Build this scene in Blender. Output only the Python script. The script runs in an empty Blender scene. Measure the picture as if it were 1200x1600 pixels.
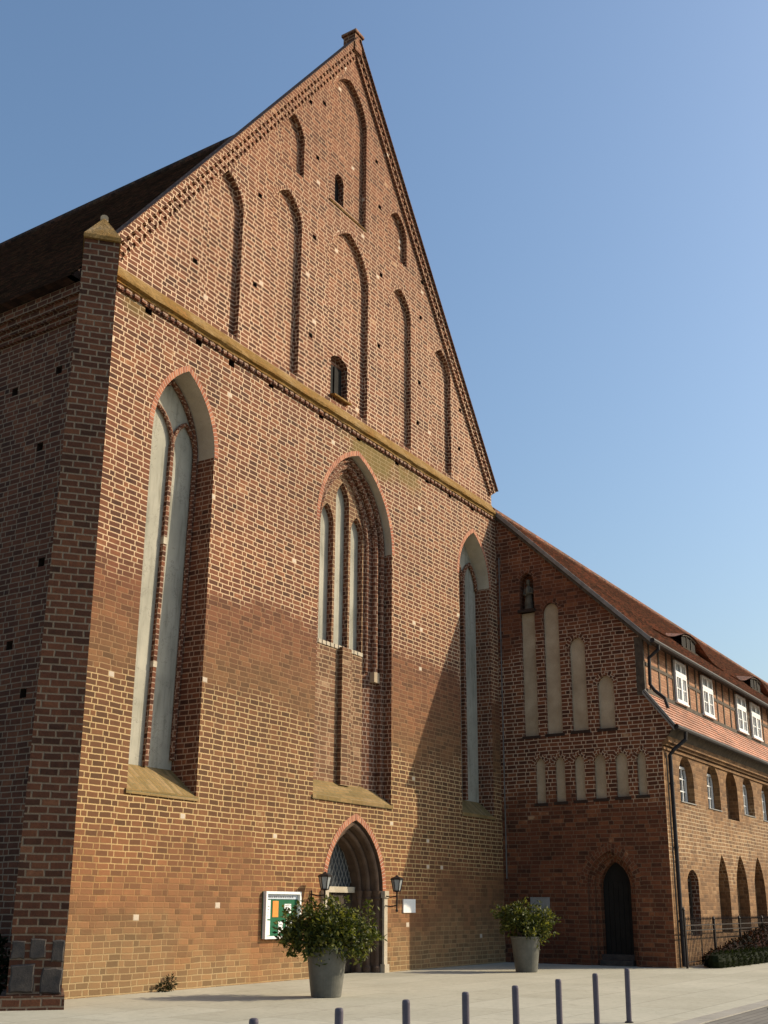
import bpy, math, random
from mathutils import Vector, Matrix
from mathutils.geometry import tessellate_polygon
random.seed(7)
R = math.radians
scene = bpy.context.scene
col = scene.collection

# ------------------------------------------------------------------ camera
cam_d = bpy.data.cameras.new('camera'); cam = bpy.data.objects.new('camera', cam_d); col.objects.link(cam)
scene.camera = cam
CAM = Vector((-14.179, -15.686, 1.6))
yaw, pitch, roll = R(-57.2117), R(16.662), R(0.347)
fh = Vector((-math.sin(yaw), math.cos(yaw), 0)); rh = Vector((math.cos(yaw), math.sin(yaw), 0)); up = Vector((0, 0, 1))
fw = fh*math.cos(pitch) + up*math.sin(pitch); u1 = -fh*math.sin(pitch) + up*math.cos(pitch)
cr = rh*math.cos(roll) + u1*math.sin(roll); cu = -rh*math.sin(roll) + u1*math.cos(roll)
M3 = Matrix((cr, cu, -fw)).transposed()
cam.matrix_world = Matrix.Translation(CAM) @ M3.to_4x4()
cam_d.sensor_fit = 'VERTICAL'; cam_d.sensor_height = 36.0; cam_d.sensor_width = 27.0
cam_d.lens = 1719.53/1600*36.0
cam_d.shift_y = 100/1600
cam_d.clip_end = 3000; cam_d.clip_start = .1

# ------------------------------------------------------------------ light
SUN_EL = R(30.5); TO = Vector((.727, -.687, 0)).normalized()*math.cos(SUN_EL) + Vector((0, 0, math.sin(SUN_EL)))
world = bpy.data.worlds.new('World'); scene.world = world; world.use_nodes = True
wn = world.node_tree.nodes; wl = world.node_tree.links
bg = wn['Background']
sky = wn.new('ShaderNodeTexSky'); sky.sky_type = 'NISHITA'; sky.sun_disc = False
sky.sun_elevation = SUN_EL; sky.sun_rotation = math.atan2(TO.x, TO.y)
sky.air_density = 1.55; sky.dust_density = 2.8; sky.ozone_density = 5.0; sky.altitude = 50
wl.new(sky.outputs[0], bg.inputs[0]); bg.inputs[1].default_value = .15
sl = bpy.data.lights.new('sun', 'SUN'); sl.energy = 5.0; sl.angle = R(.53); sl.color = (1.0, .85, .62)
so = bpy.data.objects.new('sun', sl); col.objects.link(so); so.rotation_euler = TO.to_track_quat('Z', 'Y').to_euler(); so.location = (20, -30, 40)
scene.view_settings.view_transform = 'Standard'; scene.view_settings.look = 'None'
scene.view_settings.exposure = 0.1; scene.view_settings.gamma = 1.0

# ------------------------------------------------------------------ material helpers
class NT:
    def __init__(s, name):
        s.m = bpy.data.materials.new(name); s.m.use_nodes = True
        s.t = s.m.node_tree; s.b = s.t.nodes['Principled BSDF']
        s.b.inputs['Specular IOR Level'].default_value = .25
    def put(s, sock, v):
        if isinstance(v, (int, float)): sock.default_value = v
        elif isinstance(v, (tuple, list)): sock.default_value = (tuple(v) + (1,))[:4] if len(sock.default_value) == 4 else tuple(v)
        else: s.t.links.new(v, sock)
    def mt(s, op, a, b=0., c=0.):
        n = s.t.nodes.new('ShaderNodeMath'); n.operation = op
        for i, v in enumerate((a, b, c)): s.put(n.inputs[i], v)
        return n.outputs[0]
    def add(s, a, b): return s.mt('ADD', a, b)
    def sub(s, a, b): return s.mt('SUBTRACT', a, b)
    def mul(s, a, b): return s.mt('MULTIPLY', a, b)
    def sm(s, v, lo, hi, a=0., b=1.):
        n = s.t.nodes.new('ShaderNodeMapRange'); n.interpolation_type = 'SMOOTHSTEP'
        for i, x in enumerate((v, lo, hi, a, b)): s.put(n.inputs[i], x)
        return n.outputs[0]
    def noise(s, vec, scale, det=3., rough=.55, dist=0.):
        n = s.t.nodes.new('ShaderNodeTexNoise'); s.put(n.inputs['Vector'], vec)
        n.inputs['Scale'].default_value = scale; n.inputs['Detail'].default_value = det
        n.inputs['Roughness'].default_value = rough; n.inputs['Distortion'].default_value = dist
        return n.outputs[0]
    def white(s, vec):
        n = s.t.nodes.new('ShaderNodeTexWhiteNoise'); n.noise_dimensions = '3D'; s.put(n.inputs['Vector'], vec); return n.outputs[0]
    def comb(s, x, y, z):
        n = s.t.nodes.new('ShaderNodeCombineXYZ')
        for i, v in enumerate((x, y, z)): s.put(n.inputs[i], v)
        return n.outputs[0]
    def sep(s, v):
        n = s.t.nodes.new('ShaderNodeSeparateXYZ'); s.put(n.inputs[0], v); return n.outputs
    def uv(s):
        n = s.t.nodes.new('ShaderNodeUVMap'); return n.outputs[0]
    def pos(s):
        n = s.t.nodes.new('ShaderNodeNewGeometry'); return n.outputs['Position']
    def obj(s):
        n = s.t.nodes.new('ShaderNodeTexCoord'); return n.outputs['Object']
    def ramp(s, fac, stops, interp='LINEAR'):
        n = s.t.nodes.new('ShaderNodeValToRGB'); s.put(n.inputs[0], fac); r = n.color_ramp; r.interpolation = interp
        while len(r.elements) < len(stops): r.elements.new(.5)
        for e, (p, c) in zip(r.elements, stops): e.position = p; e.color = (c[0], c[1], c[2], 1)
        return n.outputs[0]
    def mix(s, f, a, b, mode='MIX'):
        n = s.t.nodes.new('ShaderNodeMix'); n.data_type = 'RGBA'; n.blend_type = mode
        s.put(n.inputs[0], f); s.put(n.inputs[6], a); s.put(n.inputs[7], b); return n.outputs[2]
    def bump(s, h, strength=.4, dist=.02):
        n = s.t.nodes.new('ShaderNodeBump'); n.inputs['Strength'].default_value = strength; n.inputs['Distance'].default_value = dist
        s.put(n.inputs['Height'], h); s.t.links.new(n.outputs[0], s.b.inputs['Normal'])
    def done(s, color, rough=.9, metal=0.):
        s.put(s.b.inputs['Base Color'], color); s.put(s.b.inputs['Roughness'], rough); s.put(s.b.inputs['Metallic'], metal)
        return s.m

BRICKS = [(0, (.050, .023, .015)), (.12, (.078, .034, .021)), (.4, (.118, .047, .027)), (.68, (.152, .060, .033)), (.88, (.19, .078, .040)), (.97, (.25, .115, .062)), (1, (.38, .26, .16))]
def brick(name, h=.115, S=.30, Hd=.15, mw=.021, ramp=BRICKS, mortar=(.52, .42, .32), zmort=None, ztint=None, zpoint=None, tint=(1, 1, 1), pale=.0, stain=.5, moss=None, seed=1., zmix=None, run=False, bmp=.55, zdiv=15.):
    n = NT(name); uv = n.sep(n.uv()); P = n.pos(); pz = n.sep(P)
    wob = n.noise(P, 1.1, 2.); u = n.add(uv[0], n.mul(n.sub(n.noise(P, 2.3, 2.), .5), .05)); v = n.add(uv[1], n.mul(n.sub(wob, .5), .05))
    v = n.add(v, 50.); row = n.mt('FLOOR', n.mt('DIVIDE', v, h)); fv = n.sub(v, n.mul(row, h))
    par = n.mul(n.mt('FRACT', n.mul(row, .5)), 2.)
    Pd = 2*S + Hd if not run else 2*S
    rr = n.white(n.comb(row, seed, 3.))
    uu = n.add(n.add(u, n.mul(par, Pd*.5 if not run else S*.5)), n.add(n.mul(rr, .09), 500.))
    k = n.mt('FLOOR', n.mt('DIVIDE', uu, Pd)); t = n.sub(uu, n.mul(k, Pd))
    c1 = n.mt('GREATER_THAN', t, S); c2 = n.mt('GREATER_THAN', t, 2*S)
    st = n.mul(n.add(c1, c2), S); ln = n.add(n.mul(c2, Hd - S), S)
    du = n.sub(t, st); eu = n.mt('MINIMUM', du, n.sub(ln, du)); ev = n.mt('MINIMUM', fv, n.sub(h, fv))
    hi = n.noise(P, 28., 3.)
    e = n.add(n.mt('MINIMUM', eu, ev), n.mul(n.sub(hi, .5), .016))
    mort = n.sm(e, mw*.5 - .004, mw*.5 + .006, 1., 0.)
    bid = n.comb(n.add(n.mul(k, 3.), n.add(c1, c2)), row, seed)
    rnd = n.white(bid); rnd2 = n.white(n.comb(n.add(n.mul(k, 3.), n.add(c1, c2)), row, seed + 7.3))
    big = n.noise(P, .28, 4., .6); mid = n.noise(P, 1.6, 4., .65)
    rv = n.add(n.mul(rnd, .80), n.mul(n.sub(mid, .5), .7)); rv = n.add(rv, .09)
    c = n.ramp(rv, ramp)
    c = n.mix(1., c, n.ramp(n.noise(P, 9., 5., .8), [(.25, (.70, .70, .72)), (.5, (1, 1, 1)), (.75, (1.32, 1.26, 1.18))]), 'MULTIPLY')
    c = n.mix(1., c, n.ramp(n.noise(P, 55., 3., .7), [(.2, (.72, .72, .72)), (.5, (1, 1, 1)), (.8, (1.28, 1.22, 1.15))]), 'MULTIPLY')
    zn = n.add(pz[2], n.add(n.mul(n.sub(big, .5), 4.5), n.mul(n.sub(mid, .5), 1.6)))
    zf = n.mt('DIVIDE', zn, zdiv)
    mc = mortar if zmort is None else n.ramp(zf, zmort)
    mc = n.mix(1., mc, n.ramp(hi, [(.25, (.72, .72, .72)), (.6, (1.08, 1.08, 1.08))]), 'MULTIPLY')
    if ztint is not None: c = n.mix(1., c, n.ramp(zf, ztint), 'MULTIPLY')
    if zmix is not None:
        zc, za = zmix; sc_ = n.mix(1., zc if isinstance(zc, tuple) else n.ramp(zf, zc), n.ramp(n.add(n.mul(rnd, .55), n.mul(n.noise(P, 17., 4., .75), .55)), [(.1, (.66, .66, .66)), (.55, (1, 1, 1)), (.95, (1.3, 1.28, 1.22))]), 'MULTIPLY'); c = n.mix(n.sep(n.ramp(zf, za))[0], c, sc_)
    if pale > 0:
        c = n.mix(n.mul(n.mt('GREATER_THAN', rnd2, 1 - pale), n.mul(c2, .85)), c, (.56, .50, .43))
    ms = n.sm(mid, .2, .42, .45, 1.)
    if zpoint is not None: ms = n.mul(ms, n.sep(n.ramp(zf, zpoint))[0])
    fac = n.mul(mort, ms)
    c = n.mix(fac, c, mc)
    c = n.mix(stain, c, n.mix(1., c, n.ramp(big, [(.28, (.62, .58, .55)), (.5, (1, 1, 1)), (.72, (1.22, 1.16, 1.05))]), 'MULTIPLY'))
    c = n.mix(1., c, tint, 'MULTIPLY')
    if moss:
        for (x0, z0, rx, rz, am) in moss:
            dx = n.mt('DIVIDE', n.sub(pz[0], x0), rx); dz = n.mt('DIVIDE', n.sub(pz[2], z0), rz)
            dd = n.mt('SQRT', n.add(n.mul(dx, dx), n.mul(dz, dz)))
            mk = n.mul(n.sm(n.add(dd, n.mul(n.sub(mid, .5), 1.6)), .35, 1.05, 1., 0.), am)
            c = n.mix(mk, c, (.17, .125, .035))
    n.bump(n.add(n.mul(n.sub(1., mort), 1.), n.mul(hi, .45)), bmp, .012)
    return n.done(c, .92)

def simple(name, c1, c2, scale=3., rough=.85, metal=0., bump=0., bscale=40., spec=None, det=4.):
    n = NT(name); P = n.obj(); f = n.noise(P, scale, det, .62)
    c = n.ramp(f, [(.3, c1), (.7, c2)])
    g = n.noise(P, bscale, 3.); c = n.mix(1., c, n.ramp(g, [(.25, (.88, .88, .88)), (.7, (1.08, 1.08, 1.08))]), 'MULTIPLY')
    if bump: n.bump(g, bump, .01)
    if spec is not None: n.b.inputs['Specular IOR Level'].default_value = spec
    return n.done(c, rough, metal)

def tiles(name, base, w=.18, h=.17, dark=.6, moss=0., warm=(1.3, 1.15, 1.05)):
    n = NT(name); uv = n.sep(n.uv()); P = n.pos()
    row = n.mt('FLOOR', n.mt('DIVIDE', uv[1], h)); par = n.mul(n.mt('FRACT', n.mul(row, .5)), w)
    uu = n.add(uv[0], par); k = n.mt('FLOOR', n.mt('DIVIDE', uu, w)); fu = n.sub(uu, n.mul(k, w))
    e = n.mt('MINIMUM', fu, n.sub(w, fu)); gap = n.sm(e, .004, .014, 1., 0.)
    rnd = n.white(n.comb(k, row, 1.))
    c = n.ramp(rnd, [(0, tuple(x*dark for x in base)), (.5, base), (1, tuple(x*y for x, y in zip(base, warm)))])
    big = n.noise(P, .45, 4., .65)
    c = n.mix(1., c, n.ramp(big, [(.3, (.6, .58, .56)), (.55, (1, 1, 1)), (.75, (1.15, 1.1, 1.05))]), 'MULTIPLY')
    if moss: c = n.mix(n.mul(n.sm(n.noise(P, 3., 5., .7), .5, .7), moss), c, (.14, .12, .06))
    c = n.mix(n.mul(gap, .7), c, tuple(x*.25 for x in base))
    n.bump(n.sub(n.mul(n.noise(P, 20., 3.), .5), gap), .5, .01)
    return n.done(c, .85)

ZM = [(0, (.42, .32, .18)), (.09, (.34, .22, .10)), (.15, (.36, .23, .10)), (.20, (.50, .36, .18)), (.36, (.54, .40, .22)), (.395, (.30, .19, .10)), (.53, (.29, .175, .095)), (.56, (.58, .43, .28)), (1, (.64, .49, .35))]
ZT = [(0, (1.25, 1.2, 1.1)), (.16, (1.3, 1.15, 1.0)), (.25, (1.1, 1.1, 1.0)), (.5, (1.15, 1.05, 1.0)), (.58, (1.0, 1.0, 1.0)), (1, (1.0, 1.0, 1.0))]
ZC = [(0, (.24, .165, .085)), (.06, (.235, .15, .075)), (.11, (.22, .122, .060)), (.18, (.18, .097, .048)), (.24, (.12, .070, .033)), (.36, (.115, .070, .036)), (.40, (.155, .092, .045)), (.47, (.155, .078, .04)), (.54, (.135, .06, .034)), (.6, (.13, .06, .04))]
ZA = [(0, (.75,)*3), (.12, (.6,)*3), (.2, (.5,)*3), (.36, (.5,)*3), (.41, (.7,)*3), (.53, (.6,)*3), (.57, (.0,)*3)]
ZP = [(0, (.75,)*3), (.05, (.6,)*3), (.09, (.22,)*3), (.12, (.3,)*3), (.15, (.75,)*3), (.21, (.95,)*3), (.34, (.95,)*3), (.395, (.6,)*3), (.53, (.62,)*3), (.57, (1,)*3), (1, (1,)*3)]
MAT = {}
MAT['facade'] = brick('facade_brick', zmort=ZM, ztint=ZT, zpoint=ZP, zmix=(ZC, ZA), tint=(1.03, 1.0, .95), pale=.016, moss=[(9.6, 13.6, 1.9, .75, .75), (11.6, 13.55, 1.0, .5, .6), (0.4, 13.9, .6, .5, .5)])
MAT['gable'] = brick('gable_brick', zmort=[(0, (.64, .50, .36)), (.6, (.64, .50, .36)), (.80, (.40, .27, .175)), (1, (.34, .22, .14))], zdiv=28., pale=.02, ramp=[(0, (.062, .029, .019)), (.2, (.095, .041, .025)), (.5, (.135, .056, .032)), (.8, (.175, .073, .041)), (.95, (.23, .105, .06)), (1, (.36, .24, .15))], seed=2., tint=(1.07, 1.0, .94), bmp=.25)
MAT['reveal'] = brick('reveal_brick', mortar=(.40, .30, .22), tint=(.95, .9, .88), seed=3.)
MAT['ring'] = brick('arch_ring_brick', h=.095, S=.5, Hd=.5, mw=.014, ramp=[(0, (.24, .085, .05)), (.5, (.36, .135, .075)), (1, (.46, .21, .12))], mortar=(.55, .42, .32), seed=4.)
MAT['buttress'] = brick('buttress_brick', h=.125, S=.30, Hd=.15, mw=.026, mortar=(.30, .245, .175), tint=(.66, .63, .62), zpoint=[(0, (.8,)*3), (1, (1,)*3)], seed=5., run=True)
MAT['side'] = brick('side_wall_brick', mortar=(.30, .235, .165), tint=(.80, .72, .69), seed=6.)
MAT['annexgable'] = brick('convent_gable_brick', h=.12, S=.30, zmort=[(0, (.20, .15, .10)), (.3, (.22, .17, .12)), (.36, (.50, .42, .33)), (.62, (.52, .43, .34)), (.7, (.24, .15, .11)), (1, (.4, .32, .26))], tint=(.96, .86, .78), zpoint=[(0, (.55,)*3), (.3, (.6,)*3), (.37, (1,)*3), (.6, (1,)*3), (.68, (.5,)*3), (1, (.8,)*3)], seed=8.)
MAT['front'] = brick('convent_front_brick', ramp=[(0, (.11, .064, .034)), (.4, (.175, .100, .050)), (.75, (.225, .13, .064)), (1, (.29, .19, .105))], zmort=[(0, (.36, .25, .13)), (.14, (.36, .25, .13)), (.2, (.62, .52, .36)), (.3, (.60, .5, .34)), (.36, (.36, .25, .13)), (1, (.5, .4, .25))], tint=(1, .95, .9), zpoint=[(0, (.35,)*3), (.14, (.18,)*3), (.2, (.3,)*3), (.25, (.75,)*3), (.28, (.6,)*3), (.31, (.18,)*3), (1, (.3,)*3)], seed=9.)
MAT['infill'] = brick('timber_infill_brick', h=.085, S=.25, Hd=.12, mw=.016, ramp=[(0, (.27, .13, .075)), (.5, (.37, .185, .105)), (1, (.47, .27, .165))], mortar=(.22, .145, .09), stain=.3, seed=10.)
MAT['oldbrick'] = brick('blind_panel_brick', ramp=[(0, (.085, .045, .026)), (.4, (.15, .076, .042)), (.8, (.21, .108, .06)), (1, (.32, .21, .13))], mortar=(.40, .285, .17), seed=14.)
MAT['portal'] = simple('dark_portal_brick', (.075, .048, .034), (.135, .088, .06), 3., .9, bump=.3)
MAT['plaster'] = simple('pale_plaster', (.36, .32, .25), (.48, .43, .34), 1.6, .9, bump=.15)
_n = NT('grey_plaster_panel'); _P = _n.pos(); _q = _n.sep(_P); _v = _n.comb(_n.mul(_q[0], 5.), _n.mul(_q[1], 5.), _n.mul(_q[2], .55))
_c = _n.ramp(_n.noise(_P, 1.3, 5., .6), [(.3, (.31, .30, .245)), (.7, (.42, .40, .33))])
_c = _n.mix(1., _c, _n.ramp(_n.noise(_v, 1.4, 5., .65), [(.3, (.66, .65, .62)), (.5, (1, 1, 1)), (.75, (1.08, 1.07, 1.05))]), 'MULTIPLY')
_c = _n.mix(_n.sm(_n.mt('ABSOLUTE', _n.sub(_n.noise(_P, .9, 6., .7), .5)), .002, .006, .55, 0.), _c, (.16, .15, .125))
_n.bump(_n.noise(_P, 18., 5., .7), .25, .01); MAT['panel'] = _n.done(_c, .92)
MAT['annexplaster'] = simple('old_niche_plaster', (.33, .255, .17), (.48, .39, .275), 1.4, .95, bump=.2)
_n = NT('mossy_ledge'); _P = _n.pos()
_c = _n.ramp(_n.noise(_P, 1.3, 5., .7), [(.25, (.33, .25, .155)), (.42, (.29, .185, .07)), (.58, (.22, .125, .03)), (.75, (.33, .155, .04))])
_c = _n.mix(1., _c, _n.ramp(_n.noise(_P, 14., 4., .75), [(.3, (.55, .55, .5)), (.6, (1.1, 1.05, 1)), (.8, (1.35, 1.3, 1.2))]), 'MULTIPLY')
_n.bump(_n.noise(_P, 22., 5., .7), .9, .03); MAT['moss'] = _n.done(_c, .95)
MAT['mossbrick'] = brick('mossy_sill_brick', h=.11, S=.5, Hd=.5, mw=.012, ramp=[(0, (.17, .12, .045)), (.5, (.235, .155, .06)), (1, (.30, .205, .10))], mortar=(.2, .17, .09), seed=11.)
MAT['stone'] = simple('pale_sandstone', (.40, .34, .25), (.52, .46, .36), 4., .9, bump=.3)
MAT['fieldstone'] = simple('dark_fieldstone', (.035, .032, .032), (.085, .07, .06), 5., .85, bump=.5)
MAT['dark'] = simple('dark_interior', (.010, .009, .008), (.018, .016, .014), 2., .9)
MAT['hole'] = simple('putlog_dark', (.03, .02, .015), (.05, .03, .022), 6., .95)
MAT['roof'] = tiles('church_roof_tile', (.060, .032, .024), dark=.5, moss=.3, warm=(1.8, 1.5, 1.3))
MAT['redroof'] = tiles('convent_roof_tile', (.185, .082, .050), dark=.5, moss=.4, warm=(1.6, 1.35, 1.2))
MAT['skirt'] = tiles('skirt_roof_tile', (.50, .285, .205), dark=.85, h=.15)
MAT['timber'] = simple('weathered_timber', (.045, .035, .028), (.11, .085, .06), 6., .85, bump=.3)
MAT['white'] = simple('white_paint', (.78, .78, .76), (.84, .84, .82), 8., .5)
MAT['glass'] = simple('window_glass', (.05, .06, .07), (.08, .09, .10), 1., .08, spec=.7)
MAT['zinc'] = simple('dark_gutter_metal', (.018, .015, .016), (.035, .030, .03), 5., .7, metal=.0)
MAT['verge'] = simple('zinc_flashing', (.17, .165, .16), (.26, .255, .245), 4., .5, metal=.4)
MAT['iron'] = simple('wrought_iron', (.016, .013, .013), (.035, .025, .022), 9., .55, metal=.4)
MAT['bollard'] = simple('grey_bollard_paint', (.085, .075, .095), (.115, .10, .125), 6., .5, metal=.2)
MAT['pot'] = simple('grey_planter', (.095, .095, .08), (.14, .137, .12), 3., .45, bump=.05, bscale=15)
MAT['soil'] = simple('soil', (.02, .015, .01), (.05, .035, .02), 12., 1., bump=.5)
MAT['green'] = simple('green_felt', (.008, .09, .04), (.012, .12, .055), 4., .8)
MAT['orange'] = simple('orange_poster', (.70, .20, .03), (.80, .30, .06), 9., .6)
MAT['paper'] = simple('white_paper', (.70, .72, .72), (.80, .81, .80), 6., .7)
MAT['bluepaper'] = simple('pale_blue_strip', (.45, .52, .62), (.55, .60, .68), 6., .6)
MAT['lampglass'] = simple('milky_lamp_glass', (.26, .28, .29), (.36, .38, .38), 6., .25)
MAT['ink'] = simple('grey_ink', (.10, .10, .12), (.2, .2, .22), 20., .7)
MAT['door'] = simple('dark_oak_door', (.028, .020, .014), (.06, .042, .03), 5., .7, bump=.3)
MAT['greyplate'] = simple('grey_plate', (.22, .22, .21), (.30, .30, .29), 5., .7)
MAT['statue'] = simple('weathered_statue_stone', (.07, .06, .045), (.17, .15, .115), 5., .9, bump=.3)

def leafmat(name, a, b, c, rough=.45, spec=.4):
    n = NT(name); uv = n.sep(n.uv()); r = n.white(n.comb(n.mt('FLOOR', n.mul(uv[0], 1.)), 2., 1.))
    cc = n.ramp(r, [(0, a), (.55, b), (1, c)]); n.b.inputs['Specular IOR Level'].default_value = spec
    n.b.inputs['Subsurface Weight'].default_value = 0.
    m = n.done(cc, rough); tr = n.t.nodes.new('ShaderNodeBsdfTranslucent'); n.t.links.new(n.mix(1., cc, (1.5, 1.5, .8), 'MULTIPLY'), tr.inputs[0])
    mx = n.t.nodes.new('ShaderNodeMixShader'); mx.inputs[0].default_value = .32; out = n.t.nodes['Material Output']
    n.t.links.new(n.b.outputs[0], mx.inputs[1]); n.t.links.new(tr.outputs[0], mx.inputs[2]); n.t.links.new(mx.outputs[0], out.inputs[0])
    return m
MAT['leaf'] = leafmat('glossy_shrub_leaf', (.026, .038, .007), (.060, .075, .012), (.19, .185, .04), .5, .3)
MAT['hedge'] = leafmat('clipped_hedge_leaf', (.005, .008, .003), (.010, .015, .005), (.020, .027, .009), .8, .1)
MAT['purple'] = leafmat('purple_shrub_leaf', (.005, .005, .003), (.009, .007, .005), (.045, .015, .011), .8, .1)
MAT['twig'] = simple('twig_bark', (.05, .04, .028), (.09, .07, .05), 9., .9)

def ground_mat(name, a, b, slab=None, jd=.75, joint=.008):
    n = NT(name); P = n.pos(); f = n.noise(P, .5, 5., .6); g = n.noise(P, 9., 4., .7)
    c = n.ramp(f, [(.3, a), (.7, b)])
    c = n.mix(1., c, n.ramp(g, [(.25, (.86, .86, .86)), (.7, (1.08, 1.08, 1.08))]), 'MULTIPLY')
    c = n.mix(n.mul(n.sm(n.noise(P, 2.2, 4., .7), .56, .72), .38), c, tuple(x*.5 for x in a)); c = n.mix(n.mul(n.sm(n.noise(P, 14., 2., .5), .70, .76), .7), c, tuple(x*.35 for x in a))
    h = n.noise(P, 60., 3.)
    if slab:
        p = n.sep(P)
        row = n.mt('FLOOR', n.mt('DIVIDE', p[1], slab[1])); fy = n.sub(p[1], n.mul(row, slab[1]))
        ux = n.add(p[0], n.mul(row, slab[0]*.37)); kx = n.mt('FLOOR', n.mt('DIVIDE', ux, slab[0])); fx = n.sub(ux, n.mul(kx, slab[0]))
        e = n.mt('MINIMUM', n.mt('MINIMUM', fx, n.sub(slab[0], fx)), n.mt('MINIMUM', fy, n.sub(slab[1], fy)))
        j = n.sm(e, joint, joint*1.8, 1., 0.)
        rnd = n.white(n.comb(kx, row, 4.))
        c = n.mix(1., c, n.ramp(rnd, [(0, (.93, .92, .9)), (1, (1.05, 1.05, 1.05))]), 'MULTIPLY')
        c = n.mix(n.mul(j, jd), c, tuple(x*.5 for x in a))
    n.bump(h, .15, .005)
    return n.done(c, .9)
MAT['plaza'] = ground_mat('concrete_plaza', (.365, .35, .28), (.45, .43, .35), (2.4, 1.2), .6)
MAT['road'] = ground_mat('cobbled_road', (.15, .14, .125), (.22, .205, .18), (.2, .14), .6, .01)
MAT['kerb'] = ground_mat('granite_kerb', (.27, .255, .225), (.36, .34, .30), (1.0, 50.), .6)
MAT['earth'] = ground_mat('bare_ground', (.16, .15, .11), (.22, .20, .15))

# ------------------------------------------------------------------ mesh helpers
class MB:
    def __init__(s): s.v = []; s.f = []; s.uv = []; s.sm = []
    def face(s, pts, uv=None, smooth=False):
        b = len(s.v); s.v += [tuple(p) for p in pts]; s.f.append(tuple(range(b, b + len(pts)))); s.sm.append(smooth)
        if uv is None:
            p = [Vector(q) for q in pts]; nrm = Vector((0, 0, 0))
            for i in range(len(p)): nrm += p[i].cross(p[(i+1) % len(p)])
            nrm = nrm.normalized() if nrm.length > 1e-12 else Vector((0, 0, 1))
            if abs(nrm.z) > .92: uv = [(q.x, q.y) for q in p]
            else:
                t = Vector((-nrm.y, nrm.x, 0)).normalized(); w = nrm.cross(t)
                uv = [(q.dot(t), q.dot(w)) for q in p]
        s.uv.append([tuple(q) for q in uv])
    def hexa(s, b, t):      # bottom 4 ccw seen from above, top 4
        s.face([b[3], b[2], b[1], b[0]]); s.face(t)
        for i in range(4): j = (i+1) % 4; s.face([b[i], b[j], t[j], t[i]])
    def box(s, x0, x1, y0, y1, z0, z1):
        s.hexa([(x0, y0, z0), (x1, y0, z0), (x1, y1, z0), (x0, y1, z0)], [(x0, y0, z1), (x1, y0, z1), (x1, y1, z1), (x0, y1, z1)])
    def obox(s, o, ex, ey, ez):
        o, ex, ey, ez = map(Vector, (o, ex, ey, ez))
        if ex.cross(ey).dot(ez) < 0: ex, ey = ey, ex
        s.hexa([o, o+ex, o+ex+ey, o+ey], [o+ez, o+ex+ez, o+ex+ey+ez, o+ey+ez])
    def tube(s, path, r, n=8, cap=True):
        path = [Vector(p) for p in path]; rs = r if isinstance(r, (list, tuple)) else [r]*len(path)
        rings = []; ref = None
        for i, p in enumerate(path):
            d = (path[min(i+1, len(path)-1)] - path[max(i-1, 0)]).normalized()
            if ref is None: ref = Vector((0, 0, 1)) if abs(d.z) < .9 else Vector((1, 0, 0))
            a = (ref - d*ref.dot(d)).normalized(); b = d.cross(a); ref = a
            rings.append([p + (a*math.cos(2*math.pi*k/n) + b*math.sin(2*math.pi*k/n))*rs[i] for k in range(n)])
        for i in range(len(rings)-1):
            for k in range(n):
                j = (k+1) % n; s.face([rings[i][k], rings[i][j], rings[i+1][j], rings[i+1][k]], smooth=True)
        if cap: s.face(rings[0][::-1]); s.face(rings[-1])
    def lathe(s, prof, c=(0, 0, 0), n=24, smooth=True, sx=1., sy=1.):
        rings = [[(c[0]+r*sx*math.cos(2*math.pi*k/n), c[1]+r*sy*math.sin(2*math.pi*k/n), c[2]+z) for k in range(n)] for r, z in prof]
        for i in range(len(rings)-1):
            for k in range(n):
                j = (k+1) % n; s.face([rings[i][k], rings[i][j], rings[i+1][j], rings[i+1][k]], smooth=smooth)
        s.face(rings[0][::-1]); s.face(rings[-1])
    def wall(s, fr, outer, holes=(), d=0.):
        loops = [outer] + [list(h) for h in holes]
        tri = tessellate_polygon([[Vector((p[0], p[1], 0)) for p in l] for l in loops]); flat = [p for l in loops for p in l]
        for t in tri:
            a, b, c = (flat[i] for i in t)
            ar = (b[0]-a[0])*(c[1]-a[1]) - (b[1]-a[1])*(c[0]-a[0])
            if abs(ar) < 1e-9: continue
            if ar < 0: b, c = c, b
            s.face([fr(p[0], p[1], d) for p in (a, b, c)], [(p[0], p[1]) for p in (a, b, c)])
    def strip(s, fr, o0, d0, o1, d1, edges=None, smooth=False):   # faces looking into the opening
        n = len(o0); L = 0.
        for i in range(n):
            j = (i+1) % n; l = math.hypot(o0[j][0]-o0[i][0], o0[j][1]-o0[i][1])
            if edges is None or i in edges:
                w = math.hypot(d1-d0, math.hypot(o1[i][0]-o0[i][0], o1[i][1]-o0[i][1]))
                uv = [(0, L), (0, L+l), (w, L+l), (w, L)]
                if abs(o0[j][0]-o0[i][0]) < 1e-6: uv = [(0, o0[i][1]), (0, o0[j][1]), (w, o1[j][1]), (w, o1[i][1])]
                s.face([fr(*o0[i], d0), fr(*o0[j], d0), fr(*o1[j], d1), fr(*o1[i], d1)], uv, smooth)
            L += l
    def ring(s, fr, inner, outer, d):                              # flat open strip between two open polylines
        L = 0.
        for i in range(len(inner)-1):
            l = math.hypot(outer[i+1][0]-outer[i][0], outer[i+1][1]-outer[i][1]); w = math.hypot(outer[i][0]-inner[i][0], outer[i][1]-inner[i][1])
            s.face([fr(*inner[i], d), fr(*outer[i], d), fr(*outer[i+1], d), fr(*inner[i+1], d)], [(0, L), (w, L), (w, L+l), (0, L+l)]); L += l
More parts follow.
